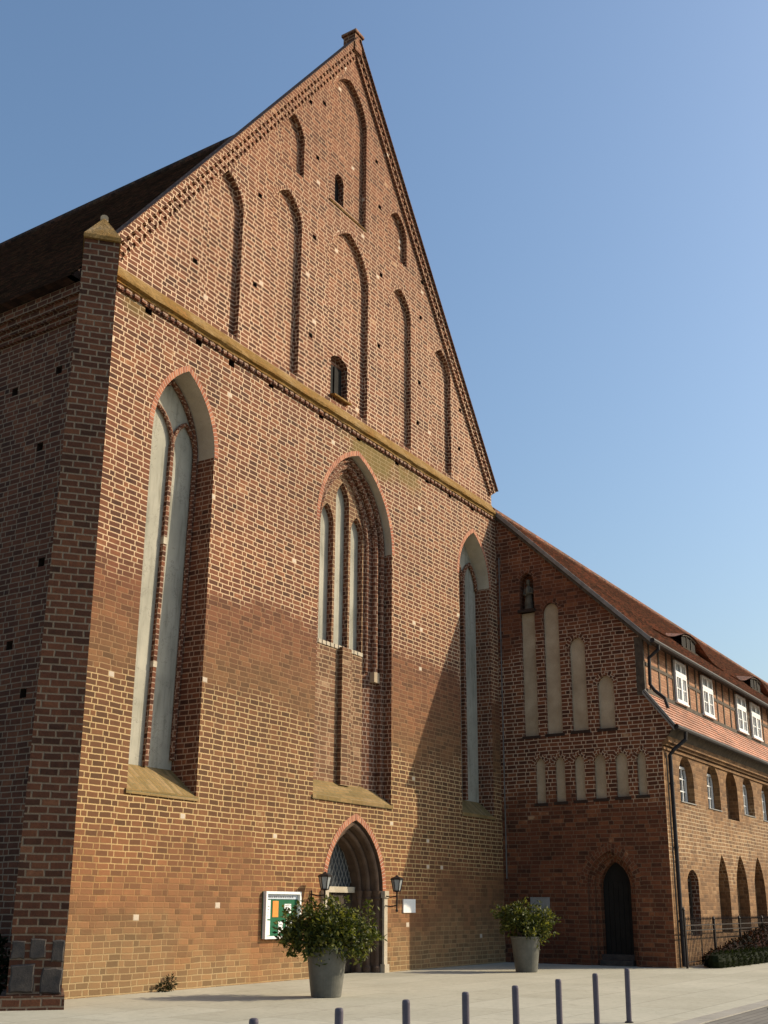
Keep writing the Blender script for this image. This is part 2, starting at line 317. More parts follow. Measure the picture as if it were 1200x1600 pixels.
    def build(s, name, mat, parent=None, **props):
        me = bpy.data.meshes.new(name); me.from_pydata(s.v, [], s.f); me.materials.append(MAT[mat])
        ul = me.uv_layers.new(name='UVMap'); i = 0
        for uv in s.uv:
            for q in uv: ul.data[i].uv = q; i += 1
        me.polygons.foreach_set('use_smooth', s.sm); me.update()
        o = bpy.data.objects.new(name, me); col.objects.link(o)
        if parent is not None:
            o.parent = parent
            loc = parent.location if parent.parent is None else Vector((0, 0, 0))
            o.matrix_parent_inverse = Matrix.Translation(-Vector(loc))
        for k, v in props.items(): o[k] = v
        return o
def empty(name, loc, label, cat, group=None):
    o = bpy.data.objects.new(name, None); col.objects.link(o); o.location = loc; o['label'] = label; o['category'] = cat
    o.empty_display_size = .3
    if group: o['group'] = group
    return o
def tag(o, label, cat, group=None):
    o['label'] = label; o['category'] = cat
    if group: o['group'] = group
    return o
def copy_tree(o, parent=None):
    c = o.copy(); col.objects.link(c)
    if parent is not None: c.parent = parent; c.matrix_parent_inverse = o.matrix_parent_inverse.copy()
    for ch in list(o.children): copy_tree(ch, c)
    return c

def arcs(cx, zs, hw, h, off=0., n=9):            # open polyline right springer -> apex -> left springer
    out = []
    if h >= hw - 1e-6:
        r = (h*h + hw*hw)/(2*hw); ro = r + off; k = r - hw
        a1 = math.acos(max(-1, min(1, k/ro)))
        right = [(cx - k + ro*math.cos(a1*i/n), zs + ro*math.sin(a1*i/n)) for i in range(n+1)]
        return right + [(2*cx - x, z) for x, z in right[::-1][1:]]
    Rr = (hw*hw + h*h)/(2*h); zc = zs + h - Rr; a0 = math.asin(hw/Rr)
    return [(cx + (Rr+off)*math.sin(a0 - 2*a0*i/(2*n)), zc + (Rr+off)*math.cos(a0 - 2*a0*i/(2*n))) for i in range(2*n+1)]
def arch(cx, z0, zs, hw, h, off=0., n=9):        # closed, ccw: bottom-left, bottom-right, right springer ... left springer
    return [(cx-hw-off, z0), (cx+hw+off, z0)] + arcs(cx, zs, hw, h, off, n)
def rect(x0, x1, z0, z1): return [(x0, z0), (x1, z0), (x1, z1), (x0, z1)]
def n_edges(o): return len(o)

FF = lambda u, v, d: (u, d, v)                    # church front, d into the wall
GY = .12
FG = lambda u, v, d: (u, GY + d, v)               # gable above the ledge
SX = -.43
FS = lambda u, v, d: (SX + d, -u, v)              # church side wall (u = -y)
AX = 17.0; AY = -5.2
FA = lambda u, v, d: (AX + d, -u, v)              # convent gable (u = -y)
FW = lambda u, v, d: (u, AY + d, v)               # convent front
HY = -4.78
FH = lambda u, v, d: (u, HY + d, v)               # half timbered storey

# ================================================================== SETTING
def sheet(name, x0, x1, y0, y1, z, mat):
    m = MB(); m.face([(x0, y0, z), (x1, y0, z), (x1, y1, z), (x0, y1, z)]); return m.build(name, mat, kind='structure')
sheet('ground', -1500, 1500, -1500, 1500, -.06, 'earth')
pm = MB(); pm.box(-60, 75, -10.0, .5, -.05, 0); pm.build('plaza', 'plaza', kind='structure')
km = MB(); km.box(-60, 75, -10.32, -10.003, -.05, -.002); km.build('kerb', 'kerb', kind='structure')
sheet('road', -60, 75, -24, -10.32, -.018, 'road')

# ================================================================== CHURCH
church = empty('brick_church', (8.4, 0, 0), 'tall medieval red brick church with steep niche filled gable and three long pointed windows', 'church')
ZL = 14.1
LW = dict(cx=2.1, z0=3.72, zs=11.25, hw=.98, h=1.72)
MW = dict(cx=8.85, z0=4.10, zs=11.0, hw=1.73, h=2.36)
RW = dict(cx=15.45, z0=4.2, zs=11.45, hw=1.0, h=1.62)
PO = dict(cx=8.95, z0=0.0, zs=1.95, hw=1.24, h=1.68)
putl = [(.76, 13.74), (2.36, 13.73), (3.5, 13.7), (4.99, 13.78), (7.09, 13.78), (8.83, 13.80), (10.82, 13.78), (12.53, 13.8), (13.94, 13.78), (15.41, 13.8)]
m = MB()
holes = [arch(**LW), arch(**MW), arch(**RW)] + [rect(x-.10, x+.10, z, z+.2) for x, z in putl]
# the portal reaches the ground: notch in the outline
pa = arch(**PO)
outer = [(SX, -.05), (PO['cx']-PO['hw'], -.05)] + list(reversed(pa[2:])) + [(PO['cx']+PO['hw'], -.05), (AX, -.05), (AX, ZL), (SX, ZL)]
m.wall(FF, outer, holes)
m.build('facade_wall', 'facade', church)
for x, z in putl:
    m = MB(); o = rect(x-.10, x+.10, z, z+.2); m.strip(FF, o, 0, o, .28); m.wall(FF, o, d=.28); m.build('putlog_hole', 'hole', church)

def window_shell(P, d, back, ringw=.13, soffit='plaster', jamb='reveal', name='window', fr=None):
    fr = fr or FF
    o0 = arch(**P); o1 = arch(**back); n = len(o0)
    m = MB(); m.strip(fr, o0, 0, o1, d, {1, n-1}); w = m.build(name, jamb, church)
    m = MB(); m.strip(fr, o0, 0, o1, d, set(range(2, n-1))); m.build('soffit', soffit, w)
    m = MB(); m.strip(fr, o0, 0, o1, d, {0})
    x0, x1 = P['cx']-P['hw'], P['cx']+P['hw']
    m.box(x0-.04, x1+.04, -.035, -.002, P['z0']-.09, P['z0']+.004)
    m.build('sill', 'mossbrick', w)
    m = MB(); m.ring(FF, arcs(P['cx'], P['zs'], P['hw'], P['h'], 0.), arcs(P['cx'], P['zs'], P['hw'], P['h'], ringw), -.006)
    m.build('arch_ring', 'ring', w)
    return w, o1
# --- left window: blocked with plaster, brick tracery
d = .72
FT = lambda u, v, dd: (u, dd - .022*(v-4.3), v) if dd > .3 else (u, dd, v)
back = dict(cx=2.1, z0=4.30, zs=11.25, hw=.96, h=1.66)
w, o1 = window_shell(LW, d, back, fr=FT)
m = MB(); m.wall(FT, o1, d=d); m.build('plaster_panel', 'panel', w)
m = MB()
mx = 2.24
m.obox(FT(mx-.05, 4.3, d-.09), (.10, 0, 0), (0, .09, 0), Vector(FT(mx, 11.35, d-.09))-Vector(FT(mx, 4.3, d-.09)))
def rib(m, pts, r, d0, fr=FF, n=8): m.tube([fr(x, z, d0) for x, z in pts], r, n)
la = arcs(1.69, 11.3, .55, .85, n=6); ra = arcs(2.62, 11.3, .38, .7, n=6)
rib(m, la, .05, d-.05, FT); rib(m, ra, .05, d-.05, FT)
oa = arcs(2.1, 11.25, .91, 1.58, n=9)
rib(m, [(3.01, 4.5)] + oa[:11], .06, d-.05, FT)
m.build('mullion', 'reveal', w)
for z, hh in ((9.05, .16), (6.35, .12)):
    m = MB(); P_ = FT(mx-.055, z, d-.10); m.obox(P_, (.11, 0, 0), (0, .105, 0), (0, 0, hh)); m.build('repair_block', 'stone', w)
# --- middle window: stepped orders, three lancets over a blind panel
d = .5
w = None
S1 = dict(cx=8.85, z0=4.25, zs=11.0, hw=1.55, h=2.22); S2 = dict(cx=8.85, z0=4.42, zs=11.0, hw=1.28, h=2.08); S3 = dict(cx=8.85, z0=4.55, zs=11.0, hw=1.06, h=1.96)
oM = arch(**MW); o1 = arch(**S1); o2 = arch(**S2); o3 = arch(**S3); n = len(oM); ED = set(range(1, n))
m = MB(); m.strip(FF, oM, 0, oM, .24, {1, n-1}); m.strip(FF, oM, .24, o1, .24, {1, n-1}); m.strip(FF, o1, .24, o1, .38, {1, n-1}); m.strip(FF, o1, .38, o2, .42, {1, n-1}); m.strip(FF, o2, .42, o3, d, {1, n-1})
w = m.build('window', 'reveal', church)
m = MB(); E2 = set(range(2, n-1)); m.strip(FF, oM, 0, oM, .24, E2); m.build('soffit', 'plaster', w)
m = MB(); m.strip(FF, oM, .24, o1, .24, E2); m.strip(FF, o1, .24, o1, .38, E2); m.strip(FF, o1, .38, o2, .42, E2); m.strip(FF, o2, .42, o3, d, E2); m.build('arch_order', 'reveal', w)
m = MB()
m.face([FF(oM[0][0], oM[0][1], 0), FF(oM[1][0], oM[1][1], 0), FF(o3[1][0]+.5, o3[1][1], d), FF(o3[0][0]-.5, o3[0][1], d)])
m.box(7.08, 10.62, -.035, -.002, 4.01, 4.104); m.build('sill', 'mossbrick', w)
m = MB(); m.ring(FF, arcs(8.85, 11.0, 1.73, 2.36, 0.), arcs(8.85, 11.0, 1.73, 2.36, .13), -.006); m.build('arch_ring', 'ring', w)
m = MB()
for hw_, h_, r_, dd in ((1.62, 2.27, .05, .25), (1.42, 2.14, .09, .36), (1.15, 2.0, .06, .47)):
    a = arcs(8.85, 11.0, hw_, h_, n=10); rib(m, [(8.85+hw_, 7.6)] + a + [(8.85-hw_, 7.6)], r_, dd, n=10)
m.build('roll_moulding', 'reveal', w)
m = MB(); m.obox((8.85+1.42-.13, .27, 7.34), (.26, 0, 0), (0, .2, 0), (0, 0, .27)); m.build('corbel', 'annexplaster', w)
lan = [(8.15, .295, 11.35, .52), (8.85, .315, 12.05, .62), (9.55, .295, 11.35, .52)]
lh = [arch(x, 8.1, zs_, hw_, h_, n=6) for x, hw_, zs_, h_ in lan]
m = MB(); body = [p for p in arch(8.85, 4.55, 11.0, 1.06, 1.96)]
m.wall(FF, body, lh, d); m.build('blind_panel', 'oldbrick', w)
for o in lh:
    m = MB(); m.strip(FF, o, d, o, d+.17); lr = m.build('lancet', 'reveal', w)
m = MB()
for o in lh: m.wall(FF, o, d=d+.165)
m.build('plaster_panel', 'panel', w)
m = MB(); m.box(8.78, 9.20, d-.13, d-.003, 4.5, 8.05); m.build('rib', 'oldbrick', w)
m = MB()
m.box(7.80, 9.9, d-.012, d-.003, 8.0, 8.1)
for k in range(11): m.box(7.85+k*.18, 7.95+k*.18, d-.03, d-.011, 8.001, 8.099)
m.build('brick_course', 'stone', w)
# --- right window
d = .5
back = dict(cx=15.45, z0=4.65, zs=11.45, hw=.98, h=1.56)
w, o1 = window_shell(RW, d, back)
m = MB(); m.wall(FF, o1, d=d); m.build('plaster_panel', 'panel', w)
m = MB(); m.box(15.38, 15.52, d-.12, d-.002, 4.66, 11.6); rib(m, arcs(14.98, 11.4, .45, .8, n=6), .06, d-.06); rib(m, arcs(15.92, 11.4, .45, .8, n=6), .06, d-.06)
m.build('mullion', 'reveal', w)

# --- portal
m = MB()
orders = [(1.24, 1.68, 0.), (1.24, 1.68, .16), (1.10, 1.52, .16), (1.10, 1.52, .34), (.97, 1.37, .34), (.97, 1.37, .52), (.86, 1.25, .52), (.86, 1.25, .72)]
for (a, h1, d0), (b, h2, d1) in zip(orders, orders[1:]):
    oa_ = arch(8.95, -.05, 1.95, a, h1); ob_ = arch(8.95, -.05, 1.95, b, h2); m.strip(FF, oa_, d0, ob_, d1, set(range(1, len(oa_))))
portal = m.build('portal', 'portal', church)
m = MB(); m.ring(FF, arcs(8.95, 1.95, 1.24, 1.68, 0.), arcs(8.95, 1.95, 1.24, 1.68, .15), -.012)
m.build('arch_ring', 'ring', portal)
for hw_, h_, r_, dd in ((1.17, 1.60, .075, .13), (1.03, 1.44, .07, .31), (.91, 1.31, .06, .49)):
    m = MB(); rib(m, arcs(8.95, 1.95, hw_, h_, n=10), r_, dd, n=10); m.build('arch_roll', 'portal', portal)
    for s_ in (-1, 1):
        m = MB(); x = 8.95 + s_*hw_
        m.lathe([(r_*1.5, 0), (r_*1.5, .12), (r_, .18), (r_, 1.72), (r_*1.35, 1.76), (r_*1.1, 1.80), (r_*1.7, 1.95)], (x, dd, 0), 12)
        m.build('column', 'portal', portal)
for s_ in (-1, 1):
    m = MB(); x = 8.95 + s_*1.24; xa, xb = sorted((x, x + s_*.15)); m.box(xa, xb, -.06, .02, 0, 1.78)
    m.box(xa-.02, xb+.02, -.09, .03, 1.78, 1.95); m.box(xa-.03, xb+.03, -.10, .03, 0, .2); m.build('jamb', 'stone', portal)
m = MB(); m.wall(FF, rect(8.09, 9.81, 0, 1.9), d=.70)
for k in range(10):
    x = 8.11 + k*.17; m.box(x, x+.16, .66, .695, .02, 1.88)
m.box(8.93, 8.97, .64, .655, 0, 1.9)
dl = m.build('door_leaf', 'door', portal)
m = MB(); m.tube([(8.86, .63, 1.0), (8.86, .58, 1.0), (8.86, .58, 1.14), (8.86, .63, 1.14)], .012, 6); m.build('handle', 'iron', dl)
m = MB(); m.box(8.09, 9.81, .58, .74, 1.9, 2.04); m.build('lintel', 'stone', portal)
ty = arch(8.95, 2.04, 2.06, .86, 1.14)
m = MB(); m.wall(FF, ty, d=.74); tg = m.build('tympanum_glass', 'glass', portal)
m = MB()
def inside(poly, x, z):
    c = False
    for i in range(len(poly)):
        (x1, z1), (x2, z2) = poly[i], poly[i-1]
        if (z1 > z) != (z2 > z) and x < (x2-x1)*(z-z1)/(z2-z1)+x1: c = not c
    return c
for sgn in (-1, 1):
    for k in range(-14, 15):
        pts = [(8.95 + k*.15 + sgn*t*.5, 2.04 + t) for t in [i*.02 for i in range(60)]]
        pts = [p for p in pts if inside(ty, *p)]
        if len(pts) > 2: m.tube([FF(*pts[0], .70 + .004*sgn), FF(*pts[-1], .70 + .004*sgn)], .007, 4)
m.build('lattice', 'greyplate', tg)

# --- ledge between wall and gable
m = MB(); y0 = -.13
prof = [(.0, 13.98), (-.06, 14.0), (-.06, 14.06), (-.13, 14.09), (-.13, 14.15), (GY-.002, 14.52)]
rl_ = random.Random(17); xs_ = [SX-.05]
while xs_[-1] < AX-.4: xs_.append(xs_[-1] + rl_.uniform(.14, .42))
xs_.append(AX-.02)
jit = [[(0, 0) if k in (0, 5) else (rl_.uniform(-.014, .012), rl_.uniform(-.014, .014)) for k in range(6)] for _ in xs_]
for i in range(len(xs_)-1):
    for k in range(5):
        q = lambda ii, kk: (xs_[ii], prof[kk][0]+jit[ii][kk][0], prof[kk][1]+jit[ii][kk][1])
        m.face([q(i, k), q(i+1, k), q(i+1, k+1), q(i, k+1)])
m.build('ledge', 'moss', church)
m = MB(); m.box(SX, AX-.02, -.03, -.003, 13.87, 13.975); rd_ = random.Random(9)
x = SX + .02
while x < AX-.3:
    w_ = rd_.uniform(.10, .17); m.box(x, x+w_, -.075, -.029, 13.875+rd_.uniform(0, .02), 13.972); x += w_ + rd_.uniform(.05, .11)
m.build('dentil_course', 'reveal', church)

# --- gable
AP = (8.5, 26.95); BL = (-.32, 14.98); BR = (17.1, 14.98)
gout = [(-.32, 14.3), (AX, 14.3), (BR[0]-.1, BR[1]+.0), AP, BL]
def nich(x0, x1, z0, za, k=.93):
    hw = (x1-x0)/2; h = hw*1.55*k; return arch((x0+x1)/2, z0, za-h, hw, h, n=8)
N1 = nich(2.55, 3.80, 14.62, 18.95); N2 = nich(4.94, 6.19, 14.62, 19.85); N3 = nich(7.45, 9.42, 14.62, 20.15)
NT_ = nich(7.42, 9.24, 20.75, 25.4); NL2 = nich(5.14, 6.19, 20.6, 22.4); NR1 = nich(10.45, 11.56, 20.7, 22.35); NR2 = nich(10.58, 11.80, 14.62, 19.75); NR3 = nich(13.05, 14.27, 14.62, 18.8)
gput = []
for (px_, pz_) in ((1.6, 17.0), (2.2, 15.8), (4.35, 16.3), (4.4, 18.9), (6.7, 16.0), (6.75, 19.0), (6.8, 21.6), (4.3, 20.6), (10.0, 17.2), (10.1, 19.6), (10.0, 21.9), (9.8, 23.4), (12.3, 17.0), (12.4, 19.3), (12.2, 15.6), (12.5, 20.6), (14.8, 15.7), (14.9, 17.1), (7.05, 23.6), (6.4, 23.2)):
    gput.append(rect(px_-.075, px_+.075, pz_, pz_+.13))
allN = [N1, N2, N3, NT_, NL2, NR1, NR2, NR3]
m = MB(); m.wall(FG, gout, allN + gput)
b0 = [FG(u, v, .38) for u, v in gout]; f0 = [FG(u, v, 0) for u, v in gout]
for i in range(len(gout)):
    j = (i+1) % len(gout); m.face([f0[j], f0[i], b0[i], b0[j]])
m.face(b0[::-1])
m.build('gable_wall', 'gable', church)
for o in gput:
    m = MB(); m.strip(FG, o, 0, o, .2); m.wall(FG, o, d=.2); m.build('putlog_hole', 'hole', church)
sw = arch(8.24, 14.85, 15.98, .40, .17, n=5); slot = arch(8.07, 20.98, 21.75, .22, .2, n=4)
for o, sub in ((N1, None), (N2, None), (N3, sw), (NT_, slot), (NL2, None), (NR1, None), (NR2, None), (NR3, None)):
    m = MB(); m.strip(FG, o, 0, o, .15); m.wall(FG, o, [sub] if sub else [], .15); nb = m.build('blind_niche', 'gable', church)
    zz = o[2][1]; cx = (o[0][0]+o[1][0])/2; hw = (o[1][0]-o[0][0])/2; h = max(p[1] for p in o)-zz
    m = MB(); m.ring(FG, arcs(cx, zz, hw, h, 0., 8), arcs(cx, zz, hw, h, .12, 8), -.004); m.build('arch_ring', 'gable', nb)
    if sub:
        m = MB(); m.strip(FG, sub, .15, sub, .34); m.wall(FG, sub, d=.34); wv = m.build('window', 'reveal', nb)
        m = MB(); o2_ = [(p[0]*.9+sub[0][0]*.05+sub[1][0]*.05, p[1]) for p in sub]; m.wall(FG, [(p[0], min(p[1], 15.93)) for p in o2_] if o is N3 else o2_, d=.325)
        if o is N3: m.box(8.24-.02, 8.24+.02, GY+.29, GY+.32, 14.86, 15.9)
        m.build('opening', 'dark', nb)
m = MB(); m.obox((7.40, GY-.02, 20.66), (1.86, 0, 0), (0, .165, .16), (0, -.02, .03)); m.build('niche_ledge', 'moss', church)
m = MB(); m.obox((7.84, GY-.02, 14.80), (.8, 0, 0), (0, .25, .06), (0, 0, .05)); m.build('window_sill', 'moss', church)
# verges with two rows of brick dentils
def verge(A, B, name, rows=2, e=0.):
    A = Vector((A[0], 0, A[1])); B = Vector((B[0], 0, B[1])); s = (B-A).normalized(); L = (B-A).length
    p = Vector((s.z, 0, -s.x))
    if p.z > 0: p = -p
    m = MB(); Y = Vector((0, 1, 0))
    def bar(a, b, w0, w1, proud, back=.003):
        m.obox(A + s*a + p*w0 + Y*(GY-proud), s*(b-a), p*(w1-w0), Y*(proud-back))
    bar(0, L-.02-e*8, -.06+e, .10, .12+e); bar(0, L-.3, .20, .29, .075+e)
    if rows == 2: bar(0, L-.5, .39, .44, .03)
    k = 0.
    while k < L-.5:
        bar(k, k+.115, .103, .198, .09+e)
        if rows == 2: bar(k+.1, k+.215, .292, .388, .05)
        k += .24
    return m.build(name, 'gable', church)
verge(BL, AP, 'verge_moulding'); verge(BR, AP, 'verge_moulding', 1, .007)
m = MB()
for A_, B_ in ((BL, AP), (BR, AP)):
    A = Vector((A_[0], 0, A_[1])); B = Vector((B_[0], 0, B_[1])); s = (B-A).normalized(); p = Vector((s.z, 0, -s.x)); p = p if p.z > 0 else -p
    m.obox(A + p*.062 + Vector((0, GY-.20, 0)), s*(B-A).length, p*.02, Vector((0, .36, 0)))
m.build('coping', 'side', church)
m = MB(); fx = 8.5; m.box(fx-.18, fx+.18, GY-.16, GY+.28, 26.48, 27.10); m.box(fx-.23, fx+.23, GY-.21, GY+.33, 27.10, 27.19)
m.hexa([(fx-.21, GY-.17, 27.192), (fx+.21, GY-.17, 27.192), (fx+.21, GY+.33, 27.192), (fx-.21, GY+.33, 27.192)], [(fx-.06, GY+.0, 27.26), (fx+.06, GY+.0, 27.26), (fx+.06, GY+.16, 27.26), (fx-.06, GY+.16, 27.26)])
m.build('finial', 'gable', church)
# roof
def tiled(m, p0, p1, q0, q1, rows, lift=.028):     # eave p0->p1 , ridge q0->q1 ; real overlapping courses
    p0, p1, q0, q1 = map(Vector, (p0, p1, q0, q1)); nrm = (p1-p0).cross(q0-p0).normalized(); L = (p1-p0).length; Ht = (q0-p0).length
    for i in range(rows):
        a, b = i/rows, (i+1)/rows
        A = p0.lerp(q0, a)+nrm*lift; B = p1.lerp(q1, a)+nrm*lift; C = p1.lerp(q1, b); D = p0.lerp(q0, b)
        m.face([A, B, C, D], [(0, a*Ht+.001), (L, a*Ht+.001), (L, b*Ht-.001), (0, b*Ht-.001)])
        A0 = p0.lerp(q0, a); B0 = p1.lerp(q1, a); m.face([A0, B0, B, A], [(0, a*Ht), (L, a*Ht), (L, a*Ht+.001), (0, a*Ht+.001)])
m = MB()
tiled(m, (-.95, 44, 13.98), (-.95, .52, 13.98), (8.4, 44, 25.25), (8.4, .52, 25.25), 88)
tiled(m, (17.75, .52, 13.98), (17.75, 44, 13.98), (8.4, .52, 25.25), (8.4, 44, 25.25), 88)
m.tube([(8.4, .52, 25.28), (8.4, 44, 25.28)], .14, 10)
m.face([(-.95, .524, 13.98), (17.75, .524, 13.98), (8.4, .524, 25.24)]); m.face([(17.75, 44, 13.98), (-.95, 44, 13.98), (8.4, 44, 25.75)])
m.face([(-.95, 44, 13.97), (17.75, 44, 13.97), (17.75, .66, 13.97), (-.95, .66, 13.97)])
m.build('roof', 'roof', church)
# side wall and its eaves cornice
sput = [(1.25, 12.15), (1.6, 10.5), (1.9, 6.35), (1.2, 7.95), (1.35, 5.35), (.75, 3.3), (.72, 2.35), (2.6, 12.0), (2.9, 9.4)]
sh = [rect(-y-.09, -y+.09, z, z+.18) for y, z in sput]
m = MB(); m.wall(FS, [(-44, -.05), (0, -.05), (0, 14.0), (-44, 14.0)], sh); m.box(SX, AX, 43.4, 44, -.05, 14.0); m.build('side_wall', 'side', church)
for o in sh:
    m = MB(); m.strip(FS, o, 0, o, .25); m.wall(FS, o, d=.25); m.build('putlog_hole', 'hole', church)
m = MB()
for k, (pj, za, zb) in enumerate(((.07, 13.28, 13.42), (.14, 13.42, 13.55), (.22, 13.55, 13.70), (.30, 13.70, 13.94))):
    m.box(SX-pj, SX-.003, .02, 43.3, za, zb)
m.build('cornice', 'side', church)
# right flank above the convent roof
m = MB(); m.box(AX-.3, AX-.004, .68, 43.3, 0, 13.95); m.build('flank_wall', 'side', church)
# diagonal corner buttress
E_ = Vector((-1.62, -1.10, 0)); a_ = Vector((math.cos(R(49)), math.sin(R(49)), 0)); t_ = Vector((math.sin(R(49)), -math.cos(R(49)), 0)); hwB = .425; hwT = .325
def bp(t, a, z): return E_ + t_*t + a_*a + Vector((0, 0, z))
m = MB(); m.hexa([bp(-hwB, 0, 1.15), bp(hwB, 0, 1.15), bp(hwB, 1.75, 1.15), bp(-hwB, 1.75, 1.15)], [bp(-hwT, .03, 13.85), bp(hwT, .03, 13.85), bp(hwT, 1.75, 13.85), bp(-hwT, 1.75, 13.85)])
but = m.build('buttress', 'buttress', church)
m = MB(); g = .025
m.hexa([bp(-hwT-g, -g, 13.853), bp(hwT+g, -g, 13.853), bp(hwT+g, 1.7, 13.853), bp(-hwT-g, 1.7, 13.853)], [bp(-hwT-g, -g, 13.93), bp(hwT+g, -g, 13.93), bp(hwT+g, 1.7, 13.93), bp(-hwT-g, 1.7, 13.93)])
ra_, rb_ = bp(0, .40, 14.60), bp(0, 1.7, 14.60); c0, c1, c2_, c3 = bp(-hwT-g, -g, 13.932), bp(hwT+g, -g, 13.932), bp(hwT+g, 1.7, 13.932), bp(-hwT-g, 1.7, 13.932)
m.face([c0, c1, ra_]); m.face([c1, c2_, rb_, ra_]); m.face([c3, c0, ra_, rb_]); m.build('buttress_cap', 'moss', but)
m = MB(); m.tube([bp(0, .38, 14.58), bp(0, 1.7, 14.60)], .08, 10); m.build('ridge_tile', 'annexplaster', but)
m = MB(); m.hexa([bp(-hwB+.01, .01, 0), bp(hwB-.01, .01, 0), bp(hwB-.01, 1.75, 0), bp(-hwB+.01, 1.75, 0)], [bp(-hwB+.01, .01, 1.149), bp(hwB-.01, .01, 1.149), bp(hwB-.01, 1.75, 1.149), bp(-hwB+.01, 1.75, 1.149)])
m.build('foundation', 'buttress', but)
m = MB()
def stone(t0, t1, z0, z1, pr=.03):
    q = random.uniform; nn = 12; pts = []
    for k in range(nn):
        an = 2*math.pi*(k+.5)/nn; rx, rz = (t1-t0)/2, (z1-z0)/2
        cxx = max(-1, min(1, 1.5*math.cos(an)))*q(.82, 1); czz = max(-1, min(1, 1.5*math.sin(an)))*q(.82, 1)
        pts.append(((t0+t1)/2+rx*cxx, (z0+z1)/2+rz*czz))
    f = [bp(t, -pr, z) for t, z in [((t0+t1)/2+(p[0]-(t0+t1)/2)*.86, (z0+z1)/2+(p[1]-(z0+z1)/2)*.86) for p in pts]]; b = [bp(p[0], .012, p[1]) for p in pts]
    m.face(f)
    for k in range(nn): m.face([b[k], b[(k+1) % nn], f[(k+1) % nn], f[k]])
stone(-.14, .13, .74, 1.08, .02); stone(-.41, .01, .23, .70, .018); stone(.07, .42, .22, .64, .018); stone(.20, .41, .70, 1.06, .012); stone(-.41, -.19, .74, 1.05, .012)
m.build('fieldstone', 'fieldstone', but)
m = MB(); m.hexa([bp(-hwB-.10, -.09, -.02), bp(hwB+.05, -.09, -.02), bp(hwB+.05, 1.6, -.02), bp(-hwB-.10, 1.6, -.02)], [bp(-hwB-.08, -.07, .21), bp(hwB+.04, -.07, .21), bp(hwB+.04, 1.6, .21), bp(-hwB-.08, 1.6, .21)])
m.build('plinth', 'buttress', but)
# ================================================================== CONVENT WING
wing = empty('convent_wing', (30, -2.5, 0), 'lower brick convent wing with half timbered upper storey and red tiled roof beside the church', 'building')
XE = 60.
U = [dict(cx=1.08, z0=6.66, zs=10.35, hw=.245, h=.3), dict(cx=1.87, z0=6.68, zs=10.52, hw=.265, h=.32), dict(cx=2.71, z0=6.71, zs=9.28, hw=.26, h=.32), dict(cx=3.57, z0=6.71, zs=8.0, hw=.26, h=.32)]
stn = dict(cx=1.07, z0=10.72, zs=11.62, hw=.25, h=.34)
U1r = rect(1.08-.245, 1.08+.245, 6.66, 10.62)
Ls = [dict(cx=c, z0=4.6+.02*i, zs=5.72, hw=hw_, h=.26) for i, (c, hw_) in enumerate(((1.335, .165), (1.985, .165), (2.615, .165), (3.265, .185), (3.94, .19), (4.545, .14)))]
DR = dict(cx=3.46, z0=.3, zs=2.15, hw=.46, h=.74)
DRo = dict(cx=3.30, z0=.0, zs=2.15, hw=.82, h=1.08)
aholes = [U1r, arch(**stn)] + [arch(**u, n=6) for u in U[1:]] + [arch(**u, n=5) for u in Ls]
do_ = arch(3.42, -.05, 2.15, .72, 1.0)
aout = [(0, -.05), (3.42-.72, -.05)] + list(reversed(do_[2:])) + [(3.42+.72, -.05), (-AY, -.05), (-AY, 6.18), (5.30, 6.24), (5.56, 6.58), (4.84, 7.62), (-HY, 7.64), (-HY, 9.32), (.1, 14.0), (0, 14.0)]
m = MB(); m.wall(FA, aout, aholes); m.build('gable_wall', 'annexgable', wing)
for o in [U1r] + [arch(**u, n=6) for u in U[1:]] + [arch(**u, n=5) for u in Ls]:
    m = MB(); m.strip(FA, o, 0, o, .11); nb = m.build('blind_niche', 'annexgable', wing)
    m = MB(); m.wall(FA, o, d=.108); m.build('plaster_panel', 'annexplaster', nb)
    m = MB(); sx0, sx1 = o[0][0], o[1][0]; m.obox(FA(sx0-.06, o[0][1]-.09, -.02), (0, -(sx1-sx0+.12), 0), (.10, 0, 0), (0, 0, .088)); m.build('sill', 'hole', nb)
    if o is not U1r:
        cx = (sx0+sx1)/2; hw_ = (sx1-sx0)/2; zs_ = o[2][1]; h_ = max(p[1] for p in o)-zs_
        m = MB(); m.ring(FA, arcs(cx, zs_, hw_, h_, 0., 6), arcs(cx, zs_, hw_, h_, .13, 6), -.006); m.build('arch_ring', 'annexgable', nb)
o = arch(**stn); m = MB(); m.strip(FA, o, 0, o, .34); m.wall(FA, o, d=.34); sn = m.build('statue_niche', 'annexgable', wing)
m = MB(); m.obox(FA(.78, 10.62, -.10), (0, -.58, 0), (.4, 0, 0), (0, 0, .098)); m.build('console', 'hole', sn)
m = MB(); m.ring(FA, arcs(1.07, 11.62, .25, .34, 0., 6), arcs(1.07, 11.62, .25, .34, .14, 6), -.006); m.build('arch_ring', 'annexgable', sn)
